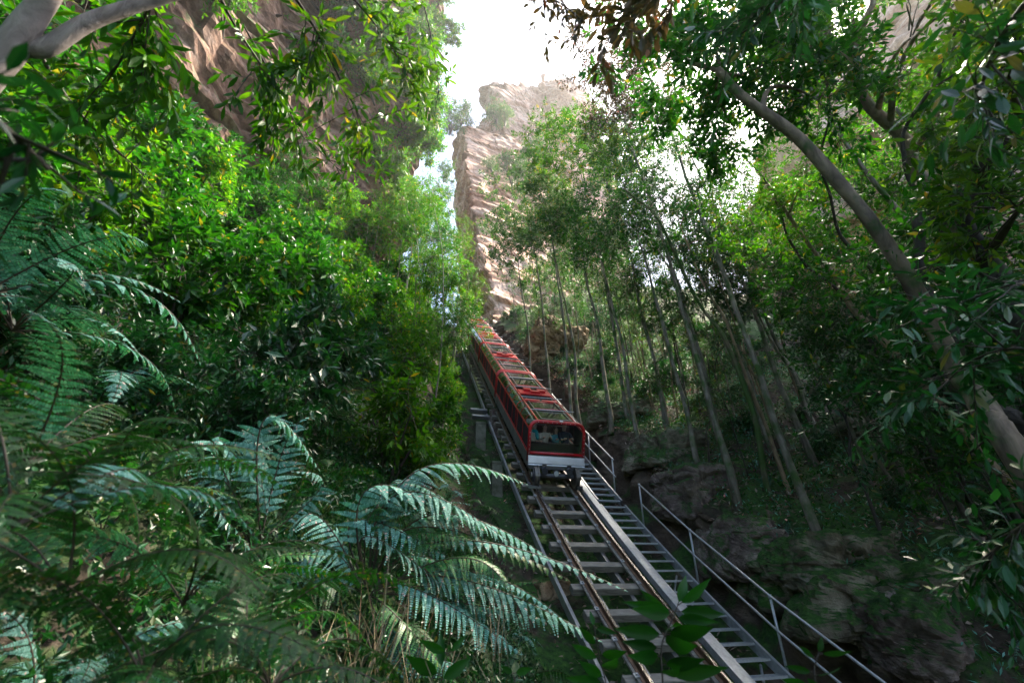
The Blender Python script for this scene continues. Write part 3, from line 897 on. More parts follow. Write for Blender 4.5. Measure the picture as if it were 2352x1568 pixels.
    fdir = nrm(f2 * math.cos(lookup) + ux * math.sin(lookup)); udir = nrm(np.cross(r2, fdir)); udir = udir if udir[2] > 0 else -udir
    def blob(name, c, radii, mat, cut=None, n=10):
        th = np.linspace(0, math.pi, n); ph = np.linspace(0, 2 * math.pi, n * 2, endpoint=False)
        TH, PH = np.meshgrid(th, ph, indexing='ij')
        d = np.stack([np.cos(TH), np.sin(TH) * np.cos(PH), np.sin(TH) * np.sin(PH)], -1) * A(*radii) * scale
        Pp = c + d[..., :1] * udir + d[..., 1:2] * r2 + d[..., 2:] * fdir
        me2 = npmesh(name, Pp.reshape(-1, 3), None, grid_faces(n, n * 2, True), [M[mat]], smooth=True)
        link(name, me2, body)
    blob('hair', hc - fdir * .035 * scale + udir * .035 * scale, (.115, .105, .105), hair)
    if longhair: blob('hair', hc - fdir * .06 * scale - udir * .1 * scale, (.16, .1, .06), hair)
    for s in (-1, 1):
        blob('eye', hc + fdir * .088 * scale + r2 * s * .035 * scale + udir * .012 * scale, (.012, .016, .01), 'black', n=6)
        blob('ear', hc + r2 * s * .092 * scale - fdir * .01 * scale, (.03, .012, .02), 'skin', n=6)
    blob('nose', hc + fdir * .098 * scale - udir * .02 * scale, (.026, .013, .018), 'skin', n=6)
    blob('mouth', hc + fdir * .088 * scale - udir * .055 * scale, (.008, .028, .01), 'wine', n=6)
    if scarf:
        blob('scarf', J['nk0'] - base + ux * .02 * scale, (.07, .13, .12), scarf)
        blob('scarf', J['chs'] - base + f2 * .13 * scale - r2 * .05 * scale, (.2, .07, .05), scarf)
    return body
W0 = cars[0][1]
zs = HB - .2
person('passenger in a cream coat and teal scarf at the left of the front window', W0, -.62, .84, zs, 1.06, 'cream', 'denim', 'hair_fair', .1, .25, .15, 'lap', True, 'teal')
person('child in a cream jacket with both hands on the front bar', W0, -.2, .76, zs + .08, .95, 'cream', 'grey', 'hair_brown', .15, -.1, .35)
person('child in a blue jacket with the face turned up', W0, .2, .72, zs + .08, .88, 'jacket', 'wine', 'hair_brown', .15, .05, .5)
person('passenger in a dark navy top bending over at the right of the front window', W0, .62, .82, zs, 1.08, 'navy', 'denim', 'hair_brown', .5, -.1, .0, 'bar', False, None, .1)
person('passenger in a brown top peering between the two children', W0, .02, 1.3, zs + .12, .98, 'brown', 'grey', 'hair_fair', .3, 0, .3, 'lap', True)
person('passenger in white in the second row on the left', W0, -.5, 1.75, zs + .2, .97, 'white', 'denim', 'hair_fair', .05, .2, .3, 'lap')
person('passenger with bare head under the curved glass in the third row', W0, -.66, 2.75, zs + .22, .98, 'grey', 'denim', 'hair_brown', .05, .3, .3, 'lap')
person('passenger in blue under the curved glass in the fourth row', W0, -.66, 3.8, zs + .22, .98, 'jacket', 'denim', 'hair_brown', .1, .3, .2, 'lap')
person('passenger under the curved glass in the fifth row', W0, -.66, 4.8, zs + .22, .98, 'teal', 'denim', 'hair_brown', .05, .3, .3, 'lap')
person('rearmost passenger visible under the curved glass of the front carriage', W0, -.66, 5.8, zs + .22, .98, 'white', 'denim', 'hair_fair', .05, .3, .3, 'lap')

# ================================================================== vegetation
# leaf templates: (along, side, lift) for a leaf of length 1 and width 1
LEAF8 = (np.array([(0, 0, 0), (.3, .36, .1), (.65, .4, .08), (1, 0, -.1), (.65, -.4, .08), (.3, -.36, .1), (.32, 0, .02), (.66, 0, 0)]),
         np.array([(0, 6, 1), (2, 7, 3), (0, 5, 6), (4, 3, 7)]), np.array([(1, 6, 7, 2), (6, 5, 4, 7)]))
LEAF4 = (np.array([(0, 0, 0), (.45, .5, .12), (1, 0, -.06), (.45, -.5, .12), (.5, 0, 0)]),
         np.array([(0, 4, 1), (4, 2, 1), (0, 3, 4), (3, 2, 4)]), None)
LEAF2 = (np.array([(0, 0, 0), (.45, .5, .1), (1, 0, -.04), (.45, -.5, .1)]), np.array([(0, 2, 1), (0, 3, 2)]), None)
def leaf_geo(tmpl, O, D, N, L, Wd):
    """place a leaf template at every O, pointing along D with its face towards N"""
    tv, tt, tq = tmpl
    D = nrm(D); B = nrm(np.cross(N, D)); N = np.cross(D, B)
    n, k = len(O), len(tv)
    L = np.broadcast_to(np.asarray(L, float), n)[:, None, None]; Wd = np.broadcast_to(np.asarray(Wd, float), n)[:, None, None]
    P = O[:, None] + D[:, None] * tv[None, :, :1] * L + B[:, None] * tv[None, :, 1:2] * Wd + N[:, None] * tv[None, :, 2:] * Wd
    base = (np.arange(n) * k)[:, None, None]
    t = (base + tt[None]).reshape(-1, 3)
    q = (base + tq[None]).reshape(-1, 4) if tq is not None else None
    return P.reshape(-1, 3), t, q
def sprays(rng, O, D, TL, k, L, Wd, droop=.25, tmpl=LEAF4, spread=.9, updir=None):
    """leaves set spirally along twigs that start at O and run along D for TL"""
    n = len(O); D = nrm(D)
    ref = nrm(rng.normal(size=(n, 3))); B = nrm(np.cross(D, ref)); C_ = np.cross(D, B)
    j = (np.arange(k) + .6) / k
    ph = rng.uniform(0, 6.28, n)[:, None] + np.arange(k)[None] * 2.4
    pos = O[:, None] + D[:, None] * (j[None, :, None] * np.broadcast_to(TL, n)[:, None, None])
    side = np.cos(ph)[..., None] * B[:, None] + np.sin(ph)[..., None] * C_[:, None]
    dl = D[:, None] * (.35 + .5 * j[None, :, None]) + side * spread + rng.normal(size=(n, k, 3)) * .22 - Z * droop
    nn = Z[None, None] * .9 + rng.normal(size=(n, k, 3)) * .42 + side * .15
    ls = L * rng.uniform(.45, 1.3, (n, k))
    return leaf_geo(tmpl, pos.reshape(-1, 3), dl.reshape(-1, 3), nn.reshape(-1, 3), ls.ravel(), (Wd / L * ls).ravel())
def fast_tubes(segs, sides=4):
    """many short straight twigs (start, end, r0, r1) as one vertex block"""
    a = np.array([s[0] for s in segs]); b = np.array([s[1] for s in segs]); r0 = np.array([s[2] for s in segs]); r1 = np.array([s[3] for s in segs])
    T = nrm(b - a); B = nrm(np.cross(T, A(.31, .2, .93))); N = np.cross(T, B)
    ang = np.linspace(0, 2 * math.pi, sides, endpoint=False)
    ca, sa = np.cos(ang)[None, :, None], np.sin(ang)[None, :, None]
    ring = ca * B[:, None] + sa * N[:, None]
    P = np.concatenate([a[:, None] + ring * r0[:, None, None], b[:, None] + ring * r1[:, None, None]], 1)
    n = len(a); base = (np.arange(n) * 2 * sides)[:, None, None]
    q = np.array([(i, (i + 1) % sides, sides + (i + 1) % sides, sides + i) for i in range(sides)])
    return P.reshape(-1, 3), (base + q[None]).reshape(-1, 4)
class Geo:
    def __init__(s): s.v, s.t, s.q, s.n = [], [], [], 0
    def add(s, v, t=None, q=None):
        if t is not None and len(t): s.t.append(np.asarray(t) + s.n)
        if q is not None and len(q): s.q.append(np.asarray(q) + s.n)
        s.v.append(v); s.n += len(v)
    def mesh(s, name, mats, origin=(0, 0, 0), smooth=False):
        return npmesh(name, np.concatenate(s.v) - np.asarray(origin, float), np.concatenate(s.t) if s.t else None, np.concatenate(s.q) if s.q else None, mats, smooth=smooth)

def bez(a, b, c, n):
    t = np.linspace(0, 1, n)[:, None]
    return a * (1 - t) ** 2 + 2 * b * t * (1 - t) + c * t * t
def limb_tube(g, pts, r0, r1, sides=6):
    mb = MB().tube(pts, np.linspace(r0, r1, len(pts)), sides, cap=False)
    g.add(np.concatenate(mb.v), None, np.array(mb.q))

def crown_into(gl, gb, rng, start, sr, blob, leaf, k, tmpl, droop, twig=.35, limb=True, tdir=None):
    """one bough: a limb, branchlets to a number of clumps, twigs and their leaves"""
    c, rr, ntw = blob
    c = np.asarray(c, float); rr = np.broadcast_to(np.asarray(rr, float), 3)
    if limb:
        mid = (start + c) / 2 + A(*rng.normal(size=3)) * .12 * np.linalg.norm(c - start) + (tdir * .2 * np.linalg.norm(c - start) if tdir is not None else 0)
        limb_tube(gb, bez(start, mid, c, 9), sr, max(.012, sr * .3))
    nc = max(4, int(ntw / 9))
    d = nrm(rng.normal(size=(nc, 3))); cl = c + d * rr * (rng.uniform(.25, 1, (nc, 1)) ** .6)
    segs = []
    for q in cl:
        s0 = c + (q - c) * rng.uniform(0, .25); m_ = (s0 + q) / 2 + rng.normal(size=3) * .1 * np.linalg.norm(q - s0)
        r0 = max(.008, sr * .25); segs.append((s0, m_, r0, r0 * .7)); segs.append((m_, q, r0 * .7, r0 * .4))
    who = rng.integers(0, nc, ntw)
    O = cl[who] + rng.normal(size=(ntw, 3)) * rr * .17
    D = nrm(O - c) * .8 + rng.normal(size=(ntw, 3)) * .6 + A(0, 0, .15 - droop)
    for i in range(ntw): segs.append((cl[who[i]], O[i] + nrm(D[i]) * twig * .8, .007, .003))
    v, q = fast_tubes(segs, 3); gb.add(v, None, q)
    v, t, q = sprays(rng, O, D, twig * rng.uniform(.7, 1.3, ntw), k, leaf[0], leaf[1], droop, tmpl)
    gl.add(v, t, q)

def tree(name, label, path, r0, r1, blobs, leaf=(.14, .055), k=11, mat='leaf_vivid', barkm='bark_grey', group=None, cat='tree', seed=0, tmpl=LEAF2, droop=.2, twig=.35, sides=8, wig=.5):
    rng = np.random.default_rng(seed + 1000)
    pts = catmull(path, max(10, 6 * len(path)))
    n = len(pts); t = np.linspace(0, 1, n)
    w_ = np.stack([fbm(np.stack([t * 5 + seed, t * 0 + 3.3 * c_, t * 0], -1), 2) for c_ in range(3)], -1) * r0 * wig * 2
    w_[0] = 0; pts = pts + w_ * A(1, 1, .2)
    rr = r0 + (r1 - r0) * t; rr[0] *= 1.35; rr[1] *= 1.12
    rr = rr * (1 + .12 * fbm(np.stack([t * 9 + seed, t * 0, t * 0], -1), 2))
    base = pts[0]
    root = empty(name, base); tag(root, label, cat, group)
    gt = Geo(); mb = MB().tube(pts, rr, sides, cap=True); gt.add(np.concatenate(mb.v), np.array(mb.t), np.array(mb.q))
    link('trunk', gt.mesh('trunk', [M[barkm]], base, True), root)
    if blobs:
        gl, gb = Geo(), Geo(); each = seed < 50 or 290 < seed < 320
        for b in blobs:
            if each: gb = Geo()
            c = np.asarray(b[0], float)
            dist = np.linalg.norm(pts - c, axis=1) + 1.5 * np.clip(pts[:, 2] - c[2] + .2, 0, None)
            dist[: n // 4] += 2
            i = int(np.argmin(dist)); tdir = nrm(pts[min(i + 1, n - 1)] - pts[max(i - 1, 0)])
            crown_into(gl, gb, rng, pts[i], min(.55 * rr[i], .09) + .008, b, leaf, k, tmpl, droop, twig, True, tdir)
            if each: link('branch', gb.mesh('branch', [M[barkm]], base, True), root)
        if not each: link('branches', gb.mesh('branches', [M[barkm]], base, True), root)
        link('crown', gl.mesh('crown', [M[mat]], base), root)
    return root

def blobs_px(lst):
    """(x, y, distance, radius or radii, twigs) -> boughs"""
    return [(at(x, y, d), r, n) for (x, y, d, r, n) in lst]

# ---------------------------------------------------------------- shrubs of the left bank: templates copied over the slope
def shrub_template(seed, mat, R, Hh, ntw, leaf, k, tmpl, droop=.2):
    rng = np.random.default_rng(seed); gl, gb = Geo(), Geo()
    nst = 6; segs = []; per = ntw // nst
    for i in range(nst):
        a = i / nst * 6.28 + rng.uniform(-.4, .4); rr = R * rng.uniform(.25, .75)
        c = A(rr * math.cos(a), rr * math.sin(a), Hh * rng.uniform(.4, .85))
        limb_tube(gb, bez(A(0, 0, -.5), A(rr * .2 * math.cos(a), rr * .2 * math.sin(a), c[2] * .6), c, 7), .035, .012, 5)
        crown_into(gl, gb, rng, c, .02, (c, (R * .55, R * .55, Hh * .38), per), leaf, k, tmpl, droop, .3, False)
    return gl.mesh('foliage', [M[mat]]), gb.mesh('stems', [M['twig']], smooth=True)
def place_shrub(tp, p, s, rot, label, group, name='shrub', tilt=0.0):
    o = empty(name, p); o.scale = (s, s, s * random.uniform(.9, 1.15)); o.rotation_euler = (random.uniform(-.12, .12), random.uniform(-.12, .12) + tilt, rot)
    tag(o, label, 'shrub', group)
    link('foliage', tp[0], o); link('stems', tp[1], o)
    return o
TV = [shrub_template(50 + i, 'leaf_vivid', 1.0, 1.7, 260, (.24, .085), 9, LEAF4) for i in range(3)]
TD = [shrub_template(60 + i, 'leaf_deep', 1.0, 1.5, 300, (.17, .065), 10, LEAF4) for i in range(3)]
TLm = [shrub_template(70 + i, 'leaf_lime', 1.0, 1.7, 330, (.17, .06), 10, LEAF2) for i in range(3)]
TG = [shrub_template(80 + i, 'leaf_grey', 1.0, 1.6, 300, (.11, .035), 12, LEAF2) for i in range(2)]
def D_(p): return float(np.linalg.norm(p))
def inframe(p, mx=120, my=150):
    d = p @ FW
    if d < .5: return False
    x = 1176 + FPX * (p @ RT) / d; y = 784 - FPX * (p @ UPV) / d
    return -mx < x < 2352 + mx and -my < y < 1568 + my
def pix(p):
    d = p @ FW
    return 1176 + FPX * (p @ RT) / d, 784 - FPX * (p @ UPV) / d
def scatter(u0, u1, v0, v1, gap, n, rng):
    got = []
    for _ in range(n * 30):
        u, v = rng.uniform(u0, u1), rng.uniform(v0, v1)
        x, y = P0[0] + H[0] * u + V[0] * v, P0[1] + H[1] * u + V[1] * v
        if all((x - a) ** 2 + (y - b) ** 2 > gap * gap for a, b in got):
            p = A(x, y, ter(x, y))
            if inframe(p + Z): got.append((x, y))
        if len(got) >= n: break
    return [A(x, y, ter(x, y)) for x, y in got]
rg = np.random.default_rng(5)
def zone(x, y):
    """where on the left bank a shrub shows, told by things one can find in the picture"""
    if x > 1000: return 'right beside the carriages', 'by the carriages'
    if x > 860: return ('around the pale sapling left of the carriages', 'by the pale sapling') if y > 560 else ('below the right end of the left cliff', 'below the cliff end')
    if y > 860: return 'just above the pale fern plumes', 'above the fern plumes'
    if x < 330: return ('between the tree ferns and the left cliff', 'by the tree ferns') if y < 760 else ('above the dim ferns at the left edge', 'above the dim ferns')
    if y < 470: return 'directly under the bare ledge of the left cliff', 'under the cliff ledge'
    if x < 600: return ('high on the left bank above the dark undergrowth', 'high on the left bank') if y < 660 else ('low on the left bank right of the tree ferns', 'low on the left bank')
    return ('in the middle of the thicket on the left bank', 'mid thicket') if y < 680 else ('at the lower right of the thicket on the left bank', 'lower thicket')
for p in scatter(-10, 26, -17, -3.2, 1.35, 130, rg):
    x, y = pix(p + Z)
    u, v = uv(p[0], p[1])
    dist = np.linalg.norm(p)
    if dist < 5 or (dist < 7.5 and (y > 860 or x > 600)) or (y > 900 and dist < 8.5): continue
    near_ = dist < 8
    if v > -4.6 and u < 2: continue
    sc = rg.uniform(.9, 1.55) * (1.0 if v < -5 else .65)
    r = rg.random(); zl, zg = zone(x, y)  # leaf tints picked by position put lit and shaded tones into the colour
    if near_: tp, ad, sc = TD[rg.integers(3)], 'dark bluish green', sc * .6
    elif x > 900 and r < .7: tp, ad = TLm[rg.integers(3)], 'pale lime green'
    elif y > 760 and r < .75: tp, ad = TD[rg.integers(3)], 'dark bluish green'
    elif r < .8: tp, ad = TV[rg.integers(3)], 'bright green broad-leaved'
    else: tp, ad = TLm[rg.integers(3)], 'yellow-green'
    place_shrub(tp, p - A(0, 0, .15), sc, rg.uniform(0, 6.28), ad + ' shrub ' + zl, ad + ' shrubs, ' + zg)
# hanging plants clinging to the right end of the left cliff, and on the tower's ledges
cl_px = [(905, 150), (950, 210), (900, 260), (960, 300), (930, 360), (985, 150), (1000, 250), (890, 60), (960, 60), (985, 390), (1005, 330), (870, 190), (990, 20), (1010, 110), (920, 420), (945, 110), (860, 20), (800, 60), (740, 20), (690, 80),
         (640, 30), (520, 40), (880, 330), (900, 210), (965, 250), (940, 160), (975, 340), (300, 30), (880, 110), (915, 310), (1000, 190), (1015, 50), (955, 410), (250, 260), (180, 200), (220, 330), (150, 270)]
for (x, y) in cl_px + [(1050, 10), (1062, 60), (1058, 120), (1040, 80), (1048, 170), (1036, 230), (1030, 30), (1040, 290)]:
    if x > 850: x -= 45
    q = cliff_hit(x, y)
    if q is None: q = ath(x, y, 26.5)
    big_ = min(.055 * D_(q), 1.7)
    tp = TLm[rg.integers(3)] if x > 850 else (TLm + TV)[rg.integers(6)]
    place_shrub(tp, q - A(.1, 0, .5), big_ * rg.uniform(.8, 1.2), rg.uniform(0, 6.28), 'pale green plant hanging from the right end of the left cliff' if x > 850 else 'leafy plant rooted in the ledges of the left cliff',
                'hanging plants on the left cliff' if x > 850 else 'plants on the ledges of the left cliff', 'hanging_plant', .9)
for (x, y, hd, s, lb) in [(1060, 285, 47.5, 3.0, 'grey-green tree growing in the notch left of the far tower'), (1140, 275, 49, 3.0, 'dark green bush at the foot of the topmost crag'), (1175, 420, 43, 2.6, 'pale bush on the middle ledge of the far tower'),
                      (1215, 360, 45, 2.2, 'wispy bush on the face of the far tower'), (1130, 395, 46.5, 1.6, 'small bush at the left edge of the far tower'), (1205, 445, 42, 2.6, 'drooping bush low on the face of the far tower'),
                      (1035, 300, 46, 2.8, 'pale tree crown at the left of the notch beside the tower'), (1160, 285, 49, 2.0, 'small round bush under the crag overhang')]:
    place_shrub(TG[rg.integers(2)], ath(x, y, hd), s, rg.uniform(0, 6.28), lb, None, 'ledge_bush')

# ---------------------------------------------------------------- trees
def trunk_px(lst, d0, d1):
    """trunk points from picture positions, the first standing on the ground"""
    n = len(lst); out = []
    for i, (x, y) in enumerate(lst):
        out.append(at(x, y, d0 + (d1 - d0) * i / (n - 1)))
    g = ter(out[0][0], out[0][1])
    if out[0][2] > g - .2: out.insert(0, A(out[0][0], out[0][1], min(g - .2, out[0][2] - .1)))
    return out
def gtrunk(lst, rise=1.0):
    b = hit(*lst[0]); d = np.linalg.norm(b)
    out = [b - Z * .25]
    for i, (x, y) in enumerate(lst[1:]):
        out.append(at(x, y, d + rise * (i + 1)))
    return out
def D_(p): return float(np.linalg.norm(p))
# the great leaning tree at the right and its neighbours
pth = trunk_px([(2400, 1130), (2280, 950), (2190, 830), (2025, 558), (1930, 430), (1832, 330), (1712, 230), (1660, 160)], 7.5, 10.5)
tree('forest_tree', 'thick grey-brown trunk leaning left across the upper right', pth, .15, .065,
     blobs_px([(1640, 110, 11.5, 1.2, 150), (1560, 170, 12.5, 1.3, 140), (1780, 130, 12, 1.3, 150), (1690, 300, 12.5, 1.0, 90), (1880, 230, 12.5, 1.1, 110), (1500, 90, 13, 1.3, 120)]),
     (.21, .075), 11, 'leaf_vivid', 'bark_brown', None, seed=1, tmpl=LEAF4, sides=12, wig=.3)
pth = trunk_px([(2330, 780), (2150, 470), (2100, 400), (2058, 327), (1990, 230), (1976, 96), (1985, 10)], 11.5, 14)
tree('forest_tree', 'forked dark tree with a bent trunk at the upper right', pth, .17, .06,
     blobs_px([(2090, 90, 12.5, 1.5, 80), (1960, 40, 13.5, 1.5, 80), (2210, 190, 12, 1.2, 65), (2270, 350, 11.5, 1.2, 70), (2180, 30, 12, 1.4, 80), (1880, 110, 14, 1.2, 60)]),
     (.18, .062), 10, 'leaf_lime', 'bark_brown', None, seed=2, tmpl=LEAF4, sides=10)
pth = trunk_px([(2370, 1190), (2165, 950), (2020, 772), (1946, 680), (1870, 590), (1750, 423)], 11, 15.5)
tree('forest_tree', 'long thin straight trunk slanting across the right', pth, .1, .05,
     blobs_px([(1740, 420, 15.5, 1.4, 110), (1810, 520, 15, 1.2, 100), (1850, 420, 15, 1.3, 110), (1700, 500, 16, 1.2, 90)]), (.14, .05), 11, 'leaf_lime', 'bark_tan', None, seed=3)
pth = trunk_px([(2380, 1080), (2290, 960), (2188, 823), (2110, 690), (2080, 560), (2120, 420)], 8.5, 11)
tree('forest_tree', 'dark heavy trunk rising behind leaves at the right edge', pth, .16, .07,
     blobs_px([(2170, 600, 11, 1.0, 100), (2230, 650, 10, 1.1, 120), (2270, 480, 9.5, 1.0, 100)]), (.18, .065), 11, 'leaf_vivid', 'bark_dark', None, seed=4, tmpl=LEAF4)
pth = trunk_px([(2400, 760), (2340, 715), (2255, 640), (2200, 560), (2240, 400), (2330, 260)], 7.5, 9)
tree('forest_tree', 'pale and black trunk leaning in from the right edge', pth, .16, .07, blobs_px([(2270, 170, 8.5, .8, 60), (2340, 100, 8, .8, 70), (2330, 330, 8.5, .7, 50), (2340, 480, 8, .7, 60)]), (.16, .055), 11, 'leaf_olive', 'bark_dark', None, seed=5, tmpl=LEAF8)
for i, (pl, d0_, d1_, lb) in enumerate([([(2230, 700), (2190, 560), (2120, 430), (2110, 300), (2180, 150), (2230, 20)], 10, 11, 'crooked dark stem forking upward at the upper right'), ([(2120, 800), (2040, 640), (1950, 520), (1900, 380), (1910, 240), (1880, 120)], 13, 14.5, 'thin crooked trunk between the two large leaning trees'), ([(2010, 760), (1930, 660), (1820, 560), (1780, 440), (1700, 360)], 14, 16, 'slim dark branchy stem left of the great leaning trunk')]):
    tree('forest_tree', lb, trunk_px(pl, d0_, d1_), .06, .02, blobs_px([(pl[-1][0], pl[-1][1], d1_, .8, 35), (pl[-2][0] + 40, pl[-2][1], d1_, .6, 25)]), (.16, .055), 9, 'leaf_lime', 'bark_dark', None, seed=20 + i, wig=1.4)
# the leaning pair in the middle of the right slope
pth = gtrunk([(1772, 1140), (1718, 930), (1661, 787), (1592, 675), (1510, 510), (1440, 430)], .5)
dd = D_(pth[0])
tree('forest_tree', 'mossy left trunk of the leaning pair beside the track slope', pth, .085, .04, blobs_px([(1430, 420, dd + 3, 1.5, 130), (1500, 350, dd + 3.5, 1.5, 130), (1380, 500, dd + 3, 1.3, 110), (1540, 450, dd + 3, 1.2, 100)]), (.13, .048), 11, 'leaf_vivid', 'bark_moss', None, seed=6)
pth = gtrunk([(1811, 1136), (1751, 972), (1675, 763), (1629, 670), (1560, 520)], .5)
dd = D_(pth[0])
tree('forest_tree', 'brown right trunk of the leaning pair beside the track slope', pth, .06, .028, blobs_px([(1560, 480, dd + 3, 1.3, 120), (1620, 560, dd + 2.5, 1.2, 100), (1640, 400, dd + 3, 1.3, 110)]), (.13, .048), 11, 'leaf_deep', 'bark_tan', None, seed=7)
pth = gtrunk([(1797, 1024), (1745, 903), (1699, 777), (1650, 640)], .5); dd = D_(pth[0])
tree('forest_tree', 'slim tan trunk just behind the leaning pair', pth, .05, .022, blobs_px([(1650, 620, dd + 1.5, 1.1, 90), (1700, 560, dd + 2, 1.1, 90)]), (.12, .045), 11, 'leaf_vivid', 'bark_tan', None, seed=8)
pth = gtrunk([(2002, 1122), (1945, 968), (1909, 847), (1876, 740), (1850, 600)], .5); dd = D_(pth[0])
tree('forest_tree', 'left trunk of the pale trio right of the leaning pair', pth, .06, .028, blobs_px([(1850, 590, dd + 2, 1.2, 100), (1920, 640, dd + 1.5, 1.1, 100), (1800, 650, dd + 2, 1.0, 90)]), (.13, .048), 11, 'leaf_vivid', 'bark_grey', None, seed=9)
pth = gtrunk([(2067, 1141), (1973, 959), (1922, 856), (1880, 760)], .5); dd = D_(pth[0])
tree('forest_tree', 'middle trunk of the pale trio right of the leaning pair', pth, .058, .028, blobs_px([(1880, 740, dd + 1, 1.0, 90), (1960, 720, dd + 1, 1.1, 110)]), (.13, .048), 11, 'leaf_deep', 'bark_grey', None, seed=10)
pth = gtrunk([(2110, 1150), (2025, 1000), (1970, 890), (1990, 760)], .5); dd = D_(pth[0])
tree('forest_tree', 'right trunk of the pale trio right of the leaning pair', pth, .055, .024, blobs_px([(1995, 760, dd + 1, 1.0, 100), (2080, 800, dd, 1.0, 110)]), (.13, .048), 11, 'leaf_vivid', 'bark_grey', None, seed=11)
pth = gtrunk([(2040, 1290), (1992, 1136), (1955, 1043), (1950, 980), (1900, 880)], .2); dd = D_(pth[0])
tree('forest_tree', 'thin black crooked stem in front of the pale trio', pth, .045, .02, blobs_px([(1900, 870, dd + 1, .7, 60), (1960, 930, dd + .5, .6, 50)]), (.12, .045), 10, 'leaf_deep', 'bark_dark', None, seed=12, tmpl=LEAF4)
pth = gtrunk([(2215, 1130), (2180, 1000), (2165, 930), (2140, 840)], .1); dd = D_(pth[0])
tree('forest_tree', 'dark slender stem leafing at the far right of the slope', pth, .05, .02, blobs_px([(2140, 860, dd, .9, 110), (2230, 900, dd - .5, .9, 110), (2060, 900, dd, .8, 90), (2280, 1000, dd - .6, .8, 90)]), (.13, .05), 11, 'leaf_deep', 'bark_dark', None, seed=13, tmpl=LEAF4)
pth = gtrunk([(1844, 930), (1806, 823), (1780, 730)], .4); dd = D_(pth[0])
tree('forest_tree', 'short tan trunk standing on the stones up the slope', pth, .06, .03, blobs_px([(1780, 720, dd + 1, 1.0, 90), (1830, 660, dd + 1, 1.0, 90)]), (.12, .045), 11, 'leaf_vivid', 'bark_tan', None, seed=14)
# the stand of slender trunks right of the train
cl_ = [((1396, 890), (1354, 670), 'tan'), ((1501, 938), (1443, 698), 'tan'), ((1555, 954), (1517, 740), 'tan'), ((1536, 972), (1500, 800), 'grey'), ((1240, 842), (1228, 640), 'dark'), ((1280, 830), (1274, 627), 'dark'),
       ((1330, 850), (1310, 640), 'grey'), ((1362, 842), (1340, 620), 'grey'), ((1418, 870), (1385, 640), 'grey'), ((1450, 880), (1410, 640), 'dark'), ((1470, 905), (1440, 700), 'grey'), ((1590, 960), (1550, 780), 'grey'),
       ((1610, 940), (1560, 700), 'tan'), ((1640, 955), (1590, 740), 'dark'), ((1690, 985), (1650, 800), 'grey'), ((1300, 800), (1290, 600), 'grey'), ((1346, 800), (1330, 590), 'dark'), ((1480, 860), (1450, 640), 'dark'),
       ((1530, 880), (1500, 650), 'grey'), ((1570, 890), (1530, 660), 'dark'), ((1650, 900), (1610, 690), 'grey'), ((1700, 900), (1660, 690), 'dark'), ((1740, 920), (1700, 720), 'tan'), ((1600, 1040), (1575, 880), 'dark'), ((1625, 1075), (1640, 930), 'dark'), ((1430, 905), (1425, 780), 'tan')]
rg2 = np.random.default_rng(77)
mats_c = ['leaf_vivid', 'leaf_deep', 'leaf_grey', 'leaf_vivid', 'leaf_olive']
for i, ((bx, by), (tx, ty), bk) in enumerate(cl_):
    b = hit(bx, by); d = D_(b)
    mx_, my_ = (bx + tx) / 2 + rg2.uniform(-8, 8), (by + ty) / 2
    top = at(tx, ty, d + 2.0)
    pth = [b - Z * .25, at(mx_, my_, d + 1.0), top, at(tx - 20 + rg2.uniform(-15, 15), ty - 110, d + 3.2)]
    bl = [(pth[-1] + rg2.normal(size=3) * .5, rg2.uniform(1.0, 1.6), int(rg2.uniform(70, 120))), (top + rg2.normal(size=3) * .7 + Z * .6, rg2.uniform(.9, 1.3), int(rg2.uniform(50, 90))), (pth[-1] + rg2.normal(size=3) * 1.1 + Z * .8, rg2.uniform(.9, 1.4), int(rg2.uniform(50, 90)))]
    if bk == 'dark' and i in (4, 5):
        lab, gp = ('crooked black tree on the slope beside the tan block', 'second black crooked tree, right of the tan block')[i - 4], None
    else:
        lab, gp = 'slender %s trunk in the dense stand of young trees right of the train' % dict(tan='tan', grey='grey', dark='dark')[bk], 'young %s trees right of the train' % bk
    tree('slender_tree', lab, pth, rg2.uniform(.028, .05), .016, bl, (.13, .045), 10, mats_c[i % 5], 'bark_' + bk, gp, seed=100 + i, wig=.9)
# taller trees behind, filling the upper right
bk_ = [(1310, 470, 27, 'leaf_olive'), (1390, 400, 28, 'leaf_lime'), (1270, 560, 27, 'leaf_grey'), (1450, 330, 27, 'leaf_olive'), (1420, 230, 26, 'leaf_bronze'), (1480, 160, 24, 'leaf_bronze'), (1800, 620, 19, 'leaf_vivid'),
       (1900, 520, 18, 'leaf_lime'), (2000, 480, 18, 'leaf_vivid'), (2260, 240, 17, 'leaf_lime'), (2250, 560, 15, 'leaf_vivid'), (1880, 40, 20, 'leaf_lime'), (1760, 60, 20, 'leaf_lime'), (1220, 520, 30, 'leaf_grey'), (1190, 600, 29, 'leaf_grey'),
       (1250, 440, 30, 'leaf_grey'), (1330, 370, 30, 'leaf_lime'), (1360, 520, 24, 'leaf_vivid'), (1440, 480, 22, 'leaf_vivid'), (1500, 540, 22, 'leaf_deep'), (1600, 600, 21, 'leaf_vivid'), (1700, 640, 21, 'leaf_deep'), (1660, 520, 24, 'leaf_grey'), (1740, 560, 24, 'leaf_olive'),
       (2090, 740, 15, 'leaf_vivid'), (2200, 760, 14, 'leaf_deep'), (1560, 300, 26, 'leaf_grey')]
